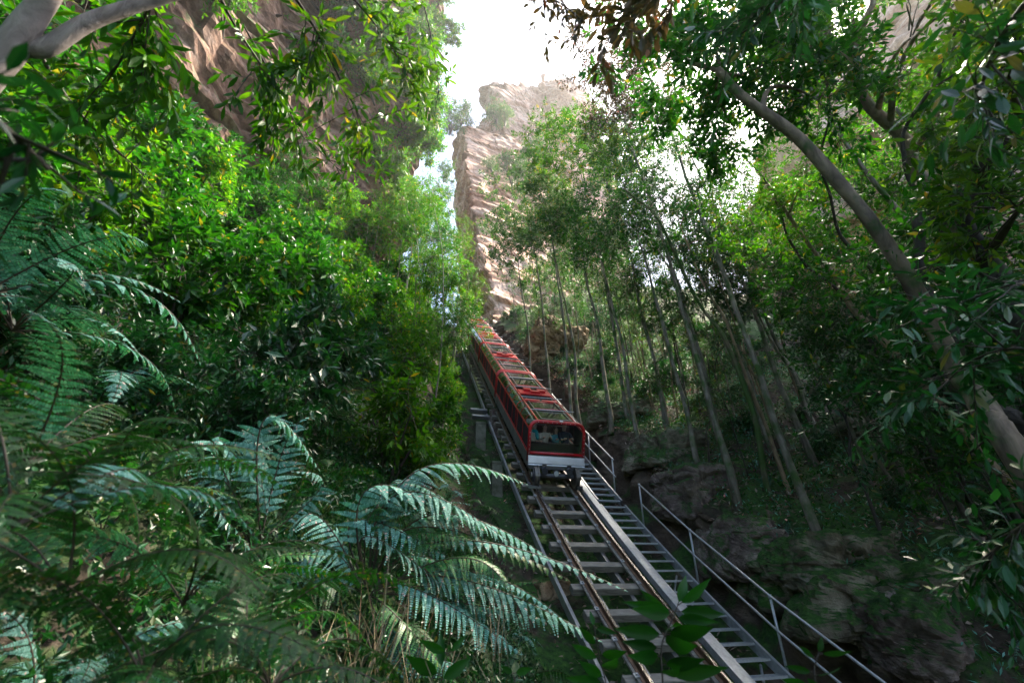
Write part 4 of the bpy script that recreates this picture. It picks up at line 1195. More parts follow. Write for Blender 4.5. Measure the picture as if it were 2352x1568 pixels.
for i, (x, y, d, mt) in enumerate(bk_):
    top = at(x, y, d); b = A(top[0] + .6, top[1] - .2, 0); b[2] = ter(b[0], b[1]) - .2
    if b[2] > top[2] - 1.5: b[2] = top[2] - 3
    bl = [(top + A(*rg2.normal(size=3)) * A(1.3, 1.0, 1.0), rg2.uniform(1.3, 2.0), 110) for _ in range(4)]
    nm = dict(leaf_olive='olive green', leaf_lime='yellow-green', leaf_grey='grey-green', leaf_bronze='bronze', leaf_vivid='bright green', leaf_deep='dark green')[mt]
    tree('canopy_tree', '%s tree crown in the canopy behind the right-hand trunks' % nm, [b, b * .5 + top * .5 + A(.3, .2, 0), top], .1, .03, bl, (.2, .072), 10, mt, 'bark_grey', '%s canopy trees on the right' % nm, seed=200 + i)
for i, (x, y, d_, mt) in enumerate([(1840, 800, 16, 'leaf_vivid'), (2020, 880, 14, 'leaf_vivid'), (2120, 960, 11, 'leaf_deep'), (2230, 1040, 9.5, 'leaf_vivid'), (2180, 860, 11, 'leaf_vivid'), (2290, 900, 10, 'leaf_deep'), (1640, 860, 17, 'leaf_grey')]):
    top = at(x, y, d_); b = A(top[0] + .2, top[1], 0); b[2] = min(ter(b[0], b[1]) - .2, top[2] - .8)
    bl = [(top + rg2.normal(size=3) * A(.6, .6, .35), rg2.uniform(.5, .8), 40) for _ in range(3)]
    nm = dict(leaf_grey='grey-green', leaf_vivid='bright green', leaf_deep='dark glossy')[mt]
    tree('understory_tree', '%s leafy understory sapling between the trunks on the right slope' % nm, [b, b * .5 + top * .5 + A(.1, .1, 0), top], .025, .01, bl, (.15, .052), 10, mt, 'bark_dark', '%s understory saplings on the right slope' % nm, seed=430 + i, tmpl=LEAF4)
# sapling and thin trees left of the train
for i, (pts_, hd, lb) in enumerate([([(1000, 930), (1015, 760), (1018, 600), (1000, 480)], 17, 'thin pale sapling left of the carriages'), ([(1085, 760), (1075, 640), (1060, 520)], 27, 'slim sapling at the mouth of the dark gap left of the tower'),
                                    ([(960, 800), (965, 640), (950, 500)], 19, 'slim grey sapling behind the pale sapling on the left')]):
    pth = [ath(x, y, hd + .5 * k) for k, (x, y) in enumerate(pts_)]
    g = ter(pth[0][0], pth[0][1]); pth[0] = A(pth[0][0], pth[0][1], min(g - .1, pth[0][2]))
    bl = [(p + rg2.normal(size=3) * .3, 1.0, 85) for p in pth[1:]] + [(p + rg2.normal(size=3) * .9, .9, 70) for p in pth[1:]]
    tree('sapling', lb, pth, .04, .015, bl, (.12, .045), 11, ['leaf_lime', 'leaf_olive', 'leaf_vivid'][i], 'bark_grey', None, seed=300 + i)

for i, p in enumerate(scatter(2, 24, 4.2, 12, .55, 84, np.random.default_rng(31))):
    hgt = rg2.uniform(4, 8); lean_ = A(rg2.uniform(-.9, .1), rg2.uniform(-.2, .6), 0)
    top = p + Z * hgt + lean_; mid = p * .5 + top * .5 + rg2.normal(size=3) * .15
    bl = [(top + rg2.normal(size=3) * .4, rg2.uniform(.6, 1.0), 45)]
    tree('slender_tree', 'thin %s stem scattered through the stand of young trees' % ('crooked dark', 'straight tan', 'straight grey')[i % 3], [p - Z * .2, mid, top], rg2.uniform(.016, .036), .008, bl, (.13, .045), 9, mats_c[i % 5], ('bark_dark', 'bark_tan', 'bark_grey')[i % 3], 'thin %s stems right of the train' % ('crooked dark', 'straight tan', 'straight grey')[i % 3], seed=150 + i, wig=(1.6, .6, .6)[i % 3], sides=6)
for i, (x, y, hd, mt) in enumerate([(985, 460, 26, 'leaf_lime'), (960, 430, 25, 'leaf_lime'), (1030, 560, 27, 'leaf_olive'), (990, 540, 24, 'leaf_vivid'), (1050, 660, 25, 'leaf_lime'), (1040, 700, 23, 'leaf_vivid'), (950, 500, 23, 'leaf_lime'), (1000, 500, 28, 'leaf_lime'), (1015, 520, 30, 'leaf_olive'), (990, 590, 26, 'leaf_lime'), (1025, 620, 28, 'leaf_vivid'), (1010, 440, 32, 'leaf_grey'), (1060, 730, 27, 'leaf_olive'), (1020, 400, 36, 'leaf_grey')]):
    top = ath(x, y, hd); b = A(top[0], top[1], min(ter(top[0], top[1]) - .2, top[2] - 2))
    bl = [(top + rg2.normal(size=3) * A(.8, .8, 1.2) - Z * .6, rg2.uniform(.9, 1.4), 110) for _ in range(5)]
    tree('gully_tree', 'light green young tree filling the gully left of the tower', [b, b * .5 + top * .5 + A(.2, .1, 0), top], .06, .02, bl, (.14, .05), 11, mt, 'bark_grey', 'young trees in the gully left of the tower', seed=330 + i)
for i, (x, y, mt) in enumerate([(700, 430, 'leaf_vivid'), (780, 460, 'leaf_lime'), (850, 490, 'leaf_lime'), (900, 530, 'leaf_lime'), (620, 390, 'leaf_vivid'), (740, 510, 'leaf_lime'), (820, 550, 'leaf_vivid'), (915, 590, 'leaf_lime'), (955, 630, 'leaf_lime'), (880, 440, 'leaf_olive'), (930, 480, 'leaf_lime'), (540, 380, 'leaf_vivid'), (660, 470, 'leaf_vivid'), (450, 370, 'leaf_vivid')]):
    q = cliff_hit(x, y); dd_ = (D_(q) if q is not None else 27) - 2.2
    top = at(x, y, dd_); b = A(top[0] + .5, top[1] - .3, 0); b[2] = min(ter(b[0], b[1]) - .2, top[2] - 2)
    bl = [(top + rg2.normal(size=3) * A(.9, .9, .8) - Z * .5, rg2.uniform(1.0, 1.5), 100) for _ in range(4)]
    tree('cliff_foot_tree', '%s young tree against the foot of the left cliff' % dict(leaf_vivid='bright green', leaf_lime='yellow-green', leaf_olive='olive')[mt], [b, b * .5 + top * .5, top], .06, .02, bl, (.2, .07), 10, mt, 'bark_grey', '%s young trees at the foot of the left cliff' % dict(leaf_vivid='bright green', leaf_lime='yellow-green', leaf_olive='olive')[mt], seed=360 + i, tmpl=LEAF4)
for l in np.arange(5.5, 27, 1.6):
    q = trk(l, -3.0 - rg2.uniform(0, .8), -.6)
    place_shrub(TLm[int(l * 7) % 3], q, rg2.uniform(.5, .8), rg2.uniform(0, 6.28), 'small lime green bush brushing the left side of the carriages', 'bushes along the left side of the train')
rg3 = np.random.default_rng(15)
for p in scatter(4, 26, 4.2, 15, 1.5, 75, rg3):
    r = rg3.random()
    tp, lb, gp = (TG[rg3.integers(2)], 'grey-green shrub under the trees up the right slope', 'grey-green shrubs up the right slope') if r < .45 else (TD[rg3.integers(3)], 'dark green shrub under the trees up the right slope', 'dark shrubs up the right slope')
    place_shrub(tp, p - A(0, 0, .2), rg3.uniform(.55, 1.0), rg3.uniform(0, 6.28), lb, gp)
for p in scatter(-8, 5, 7, 16, 1.8, 22, rg3):
    place_shrub(TD[rg3.integers(3)], p - A(0, 0, .2), rg3.uniform(.4, .75), rg3.uniform(0, 6.28), 'low dark shrub on the lower right slope', 'low shrubs on the lower right slope')

# unseen trees added behind the photographer: big crowns that shade the near bank
rg4 = np.random.default_rng(99)
for i, (x, y, z, r) in enumerate([(-7, -3, 5, 3.2), (-2, -6, 6, 3.5), (-10, 2, 7, 3.0), (0, -9, 1, 3.6), (-7, -9, 0, 3.4), (-13, -3, 2, 3.0)]):
    c = A(x, y, z); b = A(x + .4, y - .5, -6)
    bl = [(c + rg4.normal(size=3) * 1.4, (r * .75, r * .75, r * .7), 95) for _ in range(5)]
    tree('forest_tree', 'unseen leafy tree added behind the viewpoint to shade the near bank', [b, b * .5 + c * .5, c], .18, .06, bl, (.34, .13), 9, 'leaf_vivid', 'bark_grey', 'unseen shade trees behind the viewpoint', seed=700 + i, twig=.6)

# ---------------------------------------------------------------- near trunk and overhanging boughs
pth = [at(-260, 420, 3.6), at(-60, 205, 3.7), at(40, 95, 3.8), at(110, -10, 3.9), at(160, -160, 4.0)]
nt_ = tree('forest_tree', 'smooth pale grey trunk slanting across the top left corner', pth, .075, .06, [], barkm='bark_pale', seed=401, sides=14, wig=.05)
mb = MB().tube(catmull([at(60, 110, 3.8), at(110, 108, 3.8), at(215, 46, 3.9), at(390, -10, 4.1), at(560, -60, 4.3)], 20), np.linspace(.05, .03, 20), 12)
mb.obj('bough', M['bark_pale'], nt_, True)

def bough(label, pts, r0, mat, leaf, ntw, seed, k=9, tmpl=LEAF8, droop=.55, twig=.32, spread=.35, name='overhanging_bough', group=None, n_side=7):
    """a drooping bough from a tree beyond the frame: stem, side twigs and long leaves"""
    rng = np.random.default_rng(seed)
    P = catmull(pts, 24); o = empty(name, P[0]); tag(o, label, 'branch', group)
    gb = Geo(); limb_tube(gb, P, r0, .006, 6); gl = Geo()
    O, D, segs = [], [], []
    for i in range(n_side):
        j = int(rng.integers(4, 23)); s0 = P[j]; dv = nrm(P[min(j + 1, 23)] - P[j - 1]) * .6 + rng.normal(size=3) * .7 - Z * .3
        e = s0 + nrm(dv) * spread * rng.uniform(.6, 1.6); segs.append((s0, e, .008, .004))
        for q in np.linspace(.2, 1, max(2, ntw // n_side)): O.append(s0 + (e - s0) * q); D.append(nrm(dv) + rng.normal(size=3) * .6)
    for q in range(ntw // 3): j = int(rng.integers(6, 24)); O.append(P[j]); D.append(rng.normal(size=3))
    O, D = np.array(O), np.array(D)
    for a, d_ in zip(O, nrm(D)): segs.append((a, a + d_ * twig * .8, .004, .002))
    v, q = fast_tubes(segs, 3); gb.add(v, None, q)
    v, t, q = sprays(rng, O, D, twig, k, leaf[0], leaf[1], droop, tmpl, .6); gl.add(v, t, q)
    link('stem', gb.mesh('stem', [M['twig']], P[0], True), o); link('leaves', gl.mesh('leaves', [M[mat]], P[0]), o)
    return o
bough('long-leaved bough hanging down over the left cliff', [at(480, -60, 7), at(540, 60, 7), at(620, 180, 7.2), at(700, 320, 7.4)], .02, 'leaf_lime', (.2, .055), 40, 1, spread=.5, n_side=10)
bough('dense olive bough hanging in front of the cliff overhang at the top', [at(640, -60, 7), at(720, 60, 7.1), at(790, 200, 7.3), at(860, 330, 7.5)], .022, 'leaf_olive', (.2, .055), 48, 2, spread=.6, n_side=12)
bough('bright leafy bough against the pale trunk at the top left', [at(380, -80, 6), at(330, 40, 6), at(270, 150, 6.2), at(210, 240, 6.4)], .02, 'leaf_lime', (.18, .06), 60, 3, spread=.6, n_side=12)
bough('olive bough over the left end of the cliff ledge', [at(60, 60, 6.5), at(130, 190, 6.5), at(220, 300, 6.6), at(330, 400, 6.8)], .02, 'leaf_olive', (.15, .05), 38, 4, spread=.7, n_side=10)
bough('thin bare-tipped bough dangling at the left of the sky gap', [at(960, -40, 9), at(985, 60, 9), at(1000, 140, 9.1), at(1010, 230, 9.3)], .012, 'leaf_olive', (.16, .045), 10, 5, spread=.35, n_side=5)
bough('leafy bough at the upper edge left of the sky gap', [at(760, -60, 8), at(840, 30, 8), at(900, 110, 8.1), at(940, 190, 8.3)], .016, 'leaf_olive', (.18, .05), 40, 6, spread=.5, n_side=10)
bough('green bough reaching over the bare rock face on the left', [at(560, 60, 8), at(640, 200, 8), at(720, 330, 8.2), at(790, 400, 8.4)], .014, 'leaf_lime', (.18, .05), 34, 7, spread=.5, n_side=8)
bough('dark purplish leaves hanging into the sky at the top centre', [at(1180, -70, 5), at(1230, -20, 5), at(1290, 10, 5.1), at(1340, 50, 5.2)], .012, 'leaf_bronze', (.09, .035), 18, 8, spread=.22, n_side=6, droop=.9, twig=.22)
bough('shaded leaves hanging at the top right of the sky gap', [at(1620, -120, 5.5), at(1560, -30, 5.6), at(1490, 10, 5.7), at(1420, 30, 5.9)], .014, 'leaf_bronze', (.17, .06), 44, 9, spread=.4, n_side=10, droop=.7)
bough('dark bough of large leaves in the top right corner', [at(2420, -60, 3.6), at(2330, 40, 3.6), at(2270, 150, 3.7), at(2240, 260, 3.9)], .016, 'leaf_deep', (.13, .045), 22, 10, spread=.3, n_side=6, droop=.7)
bough('dark bough crossing the top edge right of the sun', [at(1900, -140, 5.5), at(1820, -20, 5.6), at(1730, 60, 5.7), at(1640, 110, 5.9)], .016, 'leaf_deep', (.15, .052), 30, 11, spread=.45, n_side=8, droop=.5)
bough('blurred dark foliage close to the lens at the left edge', [at(-160, 150, 1.6), at(-60, 230, 1.6), at(30, 310, 1.65), at(110, 390, 1.7)], .008, 'leaf_deep', (.07, .025), 14, 12, spread=.16, n_side=5, twig=.14, droop=.4)
bough('glossy leafy bough at the right edge above the slope', [at(2420, 820, 4.5), at(2330, 800, 4.5), at(2230, 830, 4.6), at(2150, 900, 4.7)], .012, 'leaf_deep', (.14, .045), 40, 13, spread=.4, n_side=9, droop=.3)
bough('white-glinting leaves on a low bough at the right', [at(2430, 620, 5), at(2330, 650, 5), at(2220, 690, 5.1), at(2120, 720, 5.3)], .012, 'leaf_deep', (.14, .045), 36, 14, spread=.4, n_side=9, droop=.3)
bough('dark low bough in the lower right corner', [at(2430, 1180, 4.2), at(2360, 1200, 4.2), at(2290, 1260, 4.3), at(2240, 1330, 4.4)], .012, 'leaf_deep', (.12, .045), 40, 15, spread=.35, n_side=9, droop=.3)

# ---------------------------------------------------------------- ferns
def frond_geo(P, nrml, width, npin=24, npul=13, base_gap=.12, hang=.35, rng=None, tip=.0):
    """a twice-divided frond along the curve P: rachis, pinnae and lobed pinnules"""
    P = np.asarray(P, float); n = len(P)
    seg = np.concatenate([[0], np.cumsum(np.linalg.norm(np.diff(P, axis=0), axis=1))]); L = seg[-1]
    def cur(s): return np.stack([np.interp(s, seg, P[:, c]) for c in range(3)], -1)
    t = np.linspace(base_gap, .995, npin)
    pos = cur(t * L); T = nrm(cur(np.clip(t * L + .02 * L, 0, L)) - cur(t * L - .02 * L))
    Nn = nrm(nrml - (T @ nrml)[:, None] * T); B = np.cross(T, Nn)
    tt = (t - base_gap) / (1 - base_gap)
    wl = width * (np.minimum(1, .45 + 1.9 * tt) * (1 - tt ** 1.9)) + .012
    O, D, NN, LL, WW = [], [], [], [], []
    gap = L * (1 - base_gap) / npin
    rs = []
    for sgn in (-1, 1):
        pd = nrm(B * sgn * .93 + T * (.3 + .25 * tt[:, None]) - Nn * hang * .3)
        jit = rng.normal(size=(npin, 3)) * .11
        pd = nrm(pd + jit)
        for i in range(npin):
            l = wl[i] * rng.uniform(.88, 1.06)
            m_ = max(4, int(npul * l / width) + 3)
            q = (np.arange(m_) + .5) / m_
            cp = pos[i] + pd[i] * (q * l)[:, None] - Nn[i] * (hang * .55 * l * q ** 2)[:, None] - Z * (hang * .3 * l * q ** 2)[:, None]
            dirp = nrm(pd[i] - Nn[i] * (hang * 1.1 * q)[:, None] - Z * (hang * .5 * q)[:, None])
            lat = np.cross(dirp, Nn[i]); lat = nrm(lat); nl = np.cross(lat, dirp)
            pl = l / m_ * 1.0; ll = np.maximum(.52 * gap * (1 - q ** 1.8) * rng.uniform(.85, 1.1), pl * .5)
            for s2 in (-1, 1):
                O.append(cp); D.append(nrm(lat * s2 + dirp * .45 - nl * .12)); NN.append(nl); LL.append(ll); WW.append(np.full(m_, pl * 1.08))
            rs.append((cp[0] - pd[i] * .5 * l / m_, cp[-1], max(.0016, .004 * l / width), .0008))
    tm = (np.array([(0, .42, 0), (.7, .36, .06), (1, 0, 0), (.7, -.36, .06), (0, -.42, 0)]), np.array([(1, 3, 2)]), np.array([(0, 4, 3, 1)]))
    v, tr, q = leaf_geo(tm, np.concatenate(O), np.concatenate(D), np.concatenate(NN), np.concatenate(LL), np.concatenate(WW))
    g = Geo(); g.add(v, tr, q)
    gs = Geo(); limb_tube(gs, P, .009 * max(.6, L / 1.5), .002, 5); v, q = fast_tubes(rs, 3); gs.add(v, None, q)
    return g, gs
def frond_mesh(P, nrml, width, mat, seed, npin=24, npul=13, base_gap=.12, hang=.35, origin=(0, 0, 0)):
    rng = np.random.default_rng(seed)
    g, gs = frond_geo(P, np.asarray(nrml, float), width, npin, npul, base_gap, hang, rng)
    vv = np.concatenate(g.v + gs.v) - np.asarray(origin, float)
    t = np.concatenate(g.t); q1 = np.concatenate(g.q); q2 = np.concatenate(gs.q) + g.n
    mi = np.concatenate([np.zeros(len(t)), np.zeros(len(q1)), np.ones(len(q2))])
    return npmesh('frond', vv, t, np.concatenate([q1, q2]), [M[mat], M['fernstem']], mi)
# templates, growing along +X from the origin
def frond_tpl(L, rise, drop, width, mat, seed, npin=22, npul=10):
    P = bez(A(0, 0, 0), A(L * .45, 0, rise), A(L, 0, rise - drop), 16)
    return frond_mesh(P, (0, 0, 1), width, mat, seed, npin - 2, npul, .14, .3)
FT = [frond_tpl(1.5, .9, .55, .3, 'fern', 1), frond_tpl(1.4, .6, .6, .28, 'fern', 2), frond_tpl(1.6, 1.1, .9, .3, 'fern', 3), frond_tpl(1.2, .8, .4, .24, 'fern', 4)]
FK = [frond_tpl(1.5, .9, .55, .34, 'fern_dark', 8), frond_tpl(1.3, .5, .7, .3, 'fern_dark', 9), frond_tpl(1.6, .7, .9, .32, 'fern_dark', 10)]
FG = [frond_tpl(1.5, .9, .55, .3, 'fern_green', 5), frond_tpl(1.4, .6, .6, .28, 'fern_green', 6), frond_tpl(1.2, .8, .4, .24, 'fern_green', 7)]
def fern(label, p, n, s, tpl, seed, group=None, trunk=0.0, a0=0, a1=6.28):
    rng = np.random.default_rng(seed)
    o = empty('fern', p); tag(o, label, 'fern', group)
    if trunk:
        mb = MB().tube([p - Z * .3, p + Z * trunk * .5, p + Z * trunk], [.12, .1, .08], 8); mb.obj('trunk', M['bark_dark'], o, True)
    for i in range(n):
        a = a0 + (a1 - a0) * (i + rng.uniform(-.3, .3)) / n
        sc = s * rng.uniform(.8, 1.15)
        mm = Matrix.Translation((0, 0, trunk)) @ Matrix.Rotation(a, 4, 'Z') @ Matrix.Rotation(rng.uniform(-.55, .45), 4, 'Y') @ Matrix.Rotation(rng.uniform(-.6, .6), 4, 'X') @ Matrix.Scale(sc, 4)
        link('frond', tpl[int(rng.integers(len(tpl)))], o, mm)
    return o
def hero(label, root, fr, mat='fern'):
    """a fern whose fronds are laid through given points: (start, over, end, half width, pinnae)"""
    o = empty('fern', root); tag(o, label, 'fern')
    for i, (a, b, c, wd, np_) in enumerate(fr):
        P = bez(np.asarray(a), 2 * np.asarray(b) - (np.asarray(a) + np.asarray(c)) / 2, np.asarray(c), 22)
        link('frond', frond_mesh(P, (0.05, -.35, 1), wd, mat, 900 + i, np_ - 4, 16, .2, .4, root), o)
        rr_ = np.random.default_rng(950 + i)
        for e in range(2):   # younger fronds between the large ones
            j_ = rr_.normal(size=(2, 3)) * .22; f_ = rr_.uniform(.55, .85)
            c2 = np.asarray(a) + (np.asarray(c) - np.asarray(a)) * f_ + j_[0] - Z * .15; b2 = np.asarray(a) + (np.asarray(b) - np.asarray(a)) * f_ + j_[1] - Z * .1
            P = bez(np.asarray(a), 2 * b2 - (np.asarray(a) + c2) / 2, c2, 18)
            link('frond', frond_mesh(P, (rr_.uniform(-.4, .4), -.35 + rr_.uniform(-.3, .3), 1), wd * .75, mat if e else 'fern_green', 970 + i * 2 + e, np_ - 4, 12, .25, .5, root), o)
    return o
r1 = hit(760, 1420)
d1 = D_(r1)
hero('large pale teal fern arching over the track at the bottom centre', r1, [
    (at(860, 1330, d1), at(960, 1080, d1 + .1), at(1212, 1112, d1 + .4), .5, 30), (at(850, 1330, d1), at(930, 1130, d1 - .1), at(1190, 1260, d1 + .1), .46, 28),
    (at(840, 1340, d1), at(850, 1120, d1), at(1060, 1200, d1), .42, 26), (at(860, 1350, d1 - .1), at(1060, 1240, d1 - .1), at(1440, 1355, d1), .2, 30),
    (at(860, 1360, d1 - .2), at(1060, 1330, d1 - .2), at(1380, 1470, d1), .42, 28), (at(830, 1350, d1), at(720, 1180, d1 + .1), at(640, 1290, d1 + .2), .38, 24),
    (at(850, 1370, d1 - .2), at(950, 1350, d1 - .3), at(1200, 1500, d1 - .3), .42, 26), (at(830, 1360, d1 - .1), at(740, 1260, d1 - .2), at(620, 1400, d1 - .2), .36, 24), (at(860, 1340, d1 + .1), at(1010, 1180, d1 + .2), at(1290, 1300, d1 + .3), .42, 26)])
r2 = hit(560, 1250); d2 = D_(r2)
hero('pale fern with two upright plumes left of the large fern', r2, [
    (at(600, 1240, d2), at(610, 960, d2), at(735, 1080, d2 + .1), .42, 26), (at(590, 1240, d2), at(490, 1010, d2), at(600, 1120, d2 - .1), .4, 24), (at(580, 1250, d2), at(440, 1040, d2), at(330, 1140, d2), .34, 22), (at(600, 1240, d2), at(660, 1010, d2 + .2), at(720, 960, d2 + .3), .34, 20)])
r3 = hit(120, 720, 12); d3 = min(D_(r3), 7.0); r3 = at(120, 720, d3)
fern('blue-green tree fern at the left edge below the cliff', at(110, 640, 6.2) - Z * .6, 11, .95, FT, 31, None, 0)
fern('second blue-green tree fern low at the left edge', at(40, 560, 6.0) - Z * .6, 9, .9, FT, 32, None, 0)
# darker ferns close to the lens in the lower left
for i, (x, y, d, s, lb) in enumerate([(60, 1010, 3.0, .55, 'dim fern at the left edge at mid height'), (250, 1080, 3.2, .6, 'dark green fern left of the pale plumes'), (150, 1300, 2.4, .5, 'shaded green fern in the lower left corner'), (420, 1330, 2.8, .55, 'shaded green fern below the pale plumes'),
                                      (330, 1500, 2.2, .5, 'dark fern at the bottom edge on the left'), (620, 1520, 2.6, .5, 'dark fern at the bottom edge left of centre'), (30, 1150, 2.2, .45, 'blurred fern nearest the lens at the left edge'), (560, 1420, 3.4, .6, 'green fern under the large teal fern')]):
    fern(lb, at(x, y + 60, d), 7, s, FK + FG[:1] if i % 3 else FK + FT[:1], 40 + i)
sc_f = [p for p in scatter(-10.5, 4, -9, -2.6, .8, 40, np.random.default_rng(9))]
for i, p in enumerate(sc_f):
    if D_(p) < 3.2: continue
    fern('small pale fern among the undergrowth on the left bank' if i % 4 == 1 else 'small green fern among the undergrowth on the left bank', p, 7, random.uniform(.5, .85), FT if i % 4 == 1 else FK + FG, 500 + i, 'pale ferns on the left bank' if i % 4 == 1 else 'green ferns on the left bank')
sc_f = [p for p in scatter(-9, 10, 4, 13, 1.2, 46, np.random.default_rng(10))]
for i, p in enumerate(sc_f):
    if pix(p)[1] < 900: continue
    fern('low bluish fern on the right slope under the trees', p, 6, random.uniform(.3, .5), FT, 600 + i, 'low ferns on the right slope')

# ---------------------------------------------------------------- the broad-leaved sapling in front of the track
big_leaf = {}
def leafmesh(mat):
    if mat not in big_leaf:
        ns = 9; v = []; q = []
        for i in range(ns):
            t = i / (ns - 1); wdt = .42 * max(.004, math.sin(math.pi * min(1, t + .01) ** .8)) * (1.05 - .3 * t)
            bend = -.18 * t * t
            for s in (-1, -.5, 0, .5, 1): v.append((t, s * wdt * .85, bend + .12 * abs(s) * wdt + .01 * math.sin(t * 26) * abs(s)))
        for i in range(ns - 1):
            for j in range(4): q.append((i * 5 + j, i * 5 + j + 1, i * 5 + 6 + j, i * 5 + 5 + j))
        me = npmesh('leaf', v, None, q, [M[mat]], smooth=True); big_leaf[mat] = me
    return big_leaf[mat]
def seedling(label, stem_pts, leaves, mat, r=.006):
    P = catmull(stem_pts, 18); o = empty('broadleaf_sapling', P[0]); tag(o, label, 'sapling')
    MB().tube(P, np.linspace(r, r * .4, 18), 6).obj('stem', M['twig'], o, True)
    rng = np.random.default_rng(int(abs(P[0][0]) * 1000))
    for (t, tip, wd, roll) in leaves:
        a = P[int(t * 17)]; dv = tip - a; L = np.linalg.norm(dv); dx = dv / L
        up = nrm(Z * .35 - FW * .9 + V * roll); by = nrm(np.cross(up, dx)); bz = np.cross(dx, by)
        pet = .12 * L
        mm = basis((dx * (L - pet), by * wd * L, bz * L * .6), a + dx * pet - P[0])
        link('leaf', leafmesh(mat), o, mm)
        MB().tube([a, a + dx * pet * 1.1], .0025, 5).obj('leaf_stalk', M['twig'], o)
M['leaf_near'] = leafmat('leaf_near', [(.004, .04, .004), (.007, .06, .005), (.012, .085, .008)], .42, .35, .4)
d = 3.0
def p3(x, y, dd=0.0): return at(x, y, d + dd)
seedling('broad-leaved green sapling in front of the sleepers at the bottom', [p3(1528, 1640), p3(1522, 1560), p3(1520, 1480, .02), p3(1545, 1420, .05), p3(1556, 1390, .05)],
         [(1, p3(1580, 1318, .1), .5, .1), (1, p3(1640, 1330, .1), .36, .4), (.93, p3(1430, 1384, -.05), .3, -.3), (.9, p3(1670, 1412, .1), .42, .3), (.85, p3(1455, 1400, -.1), .45, -.2), (.8, p3(1650, 1430, 0), .4, .2), (.78, p3(1462, 1350, .2), .3, -.6),
          (.6, p3(1412, 1446, -.1), .4, -.2), (.6, p3(1640, 1448, -.1), .5, .3), (.55, p3(1595, 1490, -.2), .55, .1), (.5, p3(1430, 1475, -.1), .4, -.2), (.45, p3(1450, 1510, -.2), .42, -.3), (.4, p3(1620, 1520, -.1), .45, .3), (.35, p3(1560, 1545, -.2), .5, 0), (.3, p3(1680, 1540, 0), .34, .5), (.66, p3(1560, 1440, -.2), .6, 0)], 'leaf_near', .006)
seedling('small dark-leaved sapling beside the left rail at the bottom', [p3(1400, 1640, .1), p3(1390, 1560, .1), p3(1375, 1500, .1), p3(1365, 1440, .1)],
         [(1, p3(1355, 1400, .1), .5, 0), (1, p3(1420, 1455, .1), .4, .3), (.8, p3(1330, 1440, 0), .45, -.3), (.7, p3(1440, 1500, 0), .45, .3), (.6, p3(1310, 1480, .1), .5, -.3), (.5, p3(1420, 1520, -.1), .5, .1), (.4, p3(1330, 1520, 0), .5, -.2), (.3, p3(1300, 1560, 0), .4, -.3)], 'leaf_near', .005)
seedling('sapling with pale-backed leaves before the handrail at the bottom right', [p3(1900, 1650, -.2), p3(1880, 1590, -.2), p3(1870, 1540, -.2), p3(1880, 1500, -.2)],
         [(1, p3(1890, 1462, -.2), .6, 0), (1, p3(1960, 1500, -.2), .3, .6), (.9, p3(1830, 1480, -.1), .3, -.5), (.7, p3(1800, 1530, -.2), .4, -.3), (.6, p3(1940, 1540, -.3), .4, .3), (.4, p3(1790, 1560, -.1), .45, -.3), (.4, p3(1860, 1560, -.3), .5, 0)], 'leaf_near', .005)
seedling('bright little seedling under the arching fern', [at(1000, 1620, 3.4), at(1010, 1560, 3.4), at(1030, 1500, 3.4)], [(1, at(1075, 1455, 3.4), .4, .2), (1, at(960, 1470, 3.4), .4, -.2), (.7, at(1010, 1440, 3.5), .35, 0), (.6, at(930, 1510, 3.3), .5, -.2), (.5, at(1085, 1510, 3.4), .5, .2)], 'leaf_near', .004)
seedling('bright three-leaved seedling at the bottom edge', [at(1190, 1640, 3.2), at(1185, 1580, 3.2), at(1180, 1545, 3.2)], [(1, at(1150, 1530, 3.2), .6, -.1), (1, at(1225, 1535, 3.2), .55, .2), (.8, at(1185, 1510, 3.3), .5, 0)], 'leaf_near', .004)

# ---------------------------------------------------------------- stuff nobody could count: leaf litter, dry stalks, low growth
rl = np.random.default_rng(21)
def on_ground(n, u0, u1, v0, v1):
    u, v = rl.uniform(u0, u1, n), rl.uniform(v0, v1, n)
    x, y = P0[0] + H[0] * u + V[0] * v, P0[1] + H[1] * u + V[1] * v
    z = zt(u) + np.interp(v, PROF_V, PROF_Z)
    P = np.stack([x, y, z], -1)
    amp = np.where(abs(v) < 2.2, .12, .4)
    P[:, 2] += amp * fbm(P * .55, 5) + .03
    return P
def carpet(name, label, P, L, Wd, mat, tilt=.35, tmpl=LEAF2, lift=0.0):
    n = len(P); D = rl.normal(size=(n, 3)); D[:, 2] = D[:, 2] * tilt + lift
    N = rl.normal(size=(n, 3)) * tilt + Z
    v, t, q = leaf_geo(tmpl, P, D, N, L * rl.uniform(.6, 1.3, n), Wd * rl.uniform(.7, 1.3, n))
    g = Geo(); g.add(v, t, q)
    return tag(link(name, g.mesh(name, [M[mat]])), label, 'ground cover', None, 'stuff')
carpet('leaf_litter', 'fallen brown and silvery leaves covering the right slope', np.concatenate([on_ground(26000, -12, 22, 3.2, 16), on_ground(2500, -10, 6, -1.6, 2.6)]), .16, .06, 'litter', .55)
def tufts(name, label, P, k, h, wd, mat, spread=.5):
    n = len(P); O = np.repeat(P, k, 0) + rl.normal(size=(n * k, 3)) * .05 * A(1, 1, .2)
    D = rl.normal(size=(n * k, 3)) * spread + Z
    v, t, q = leaf_geo(LEAF2, O, D, rl.normal(size=(n * k, 3)), h * rl.uniform(.5, 1.3, n * k), wd)
    g = Geo(); g.add(v, t, q)
    return tag(link(name, g.mesh(name, [M[mat]])), label, 'ground cover', None, 'stuff')
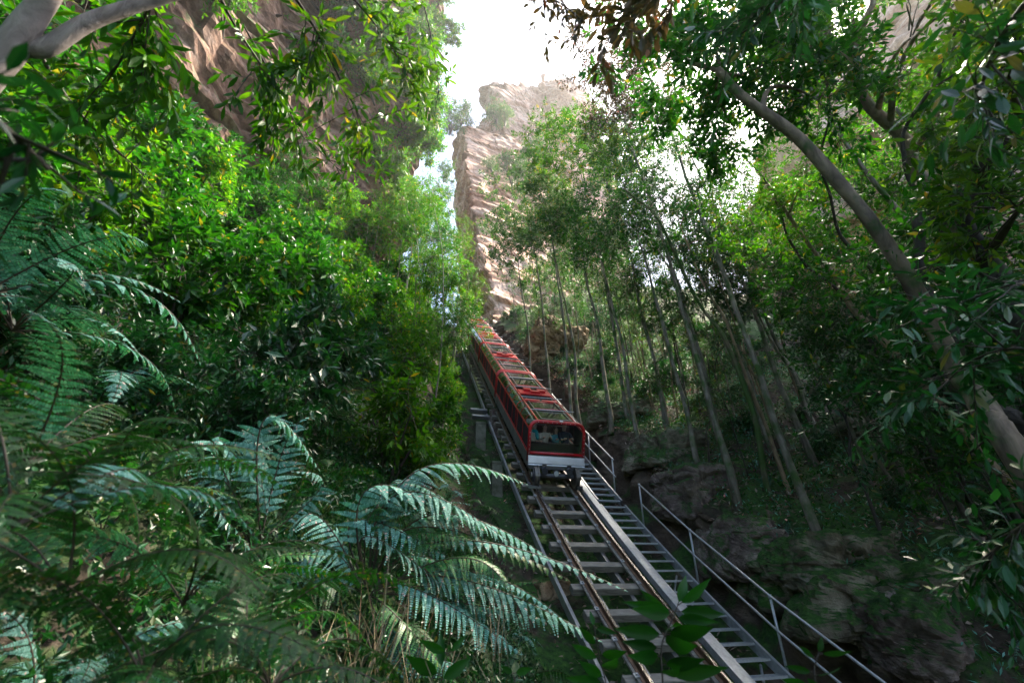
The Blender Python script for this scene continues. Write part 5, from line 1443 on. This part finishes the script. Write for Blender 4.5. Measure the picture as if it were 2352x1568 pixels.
def low(name, label, P, k, L, Wd, mat, tmpl=LEAF4):
    n = len(P); O = np.repeat(P, k, 0) + np.abs(rl.normal(size=(n * k, 3))) * A(.0, .0, .16) + rl.normal(size=(n * k, 3)) * .15
    v, t, q = leaf_geo(tmpl, O, rl.normal(size=(n * k, 3)) + Z * .2, rl.normal(size=(n * k, 3)) * .5 + Z, L * rl.uniform(.6, 1.3, n * k), Wd)
    g = Geo(); g.add(v, t, q)
    return tag(link(name, g.mesh(name, [M[mat]])), label, 'ground cover', None, 'stuff')
low('undergrowth', 'dark leafy undergrowth covering the left bank', on_ground(2600, -11, 18, -15, -2.4), 9, .1, .04, 'leaf_deep')
low('undergrowth', 'small pale-leaved plants scattered up the slope right of the train', on_ground(900, 2, 20, 3.6, 12), 8, .12, .045, 'leaf_grey')
low('undergrowth', 'green low plants scattered over the lower right slope', on_ground(2400, -12, 8, 3.6, 14), 9, .12, .045, 'leaf_vivid')
low('undergrowth', 'bluish low plants among the litter on the right slope', on_ground(1300, -12, 12, 3.6, 13), 9, .13, .03, 'fern')
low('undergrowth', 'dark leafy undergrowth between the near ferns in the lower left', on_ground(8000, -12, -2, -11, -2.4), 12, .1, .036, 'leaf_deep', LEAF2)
tufts('dry_stalks', 'dry straw-coloured stalks between the ferns in the lower left', np.array([at(x, y, d) for x, y, d in zip(rl.uniform(450, 1150, 60), rl.uniform(1420, 1640, 60), rl.uniform(3.2, 5, 60))]) - Z * .2, 3, .7, .008, 'dry', .45)

# ---------------------------------------------------------------- the bright damp air of the gully
def build_haze():
    mt, n, out = newmat('haze_air')
    pv = n.nodes.new('ShaderNodeVolumePrincipled')
    pv.inputs['Color'].default_value = (.95, .97, 1, 1)
    pv.inputs['Density'].default_value = .0005
    pv.inputs['Anisotropy'].default_value = .7
    n.links.new(pv.outputs[0], out.inputs['Volume'])
    mb = MB().box((-5, 42, 57), (112, 90, 75))
    o = link('haze', mb.mesh('haze', mt))
    tag(o, 'pale haze in the air of the gully', 'haze', None, 'stuff')
build_haze()
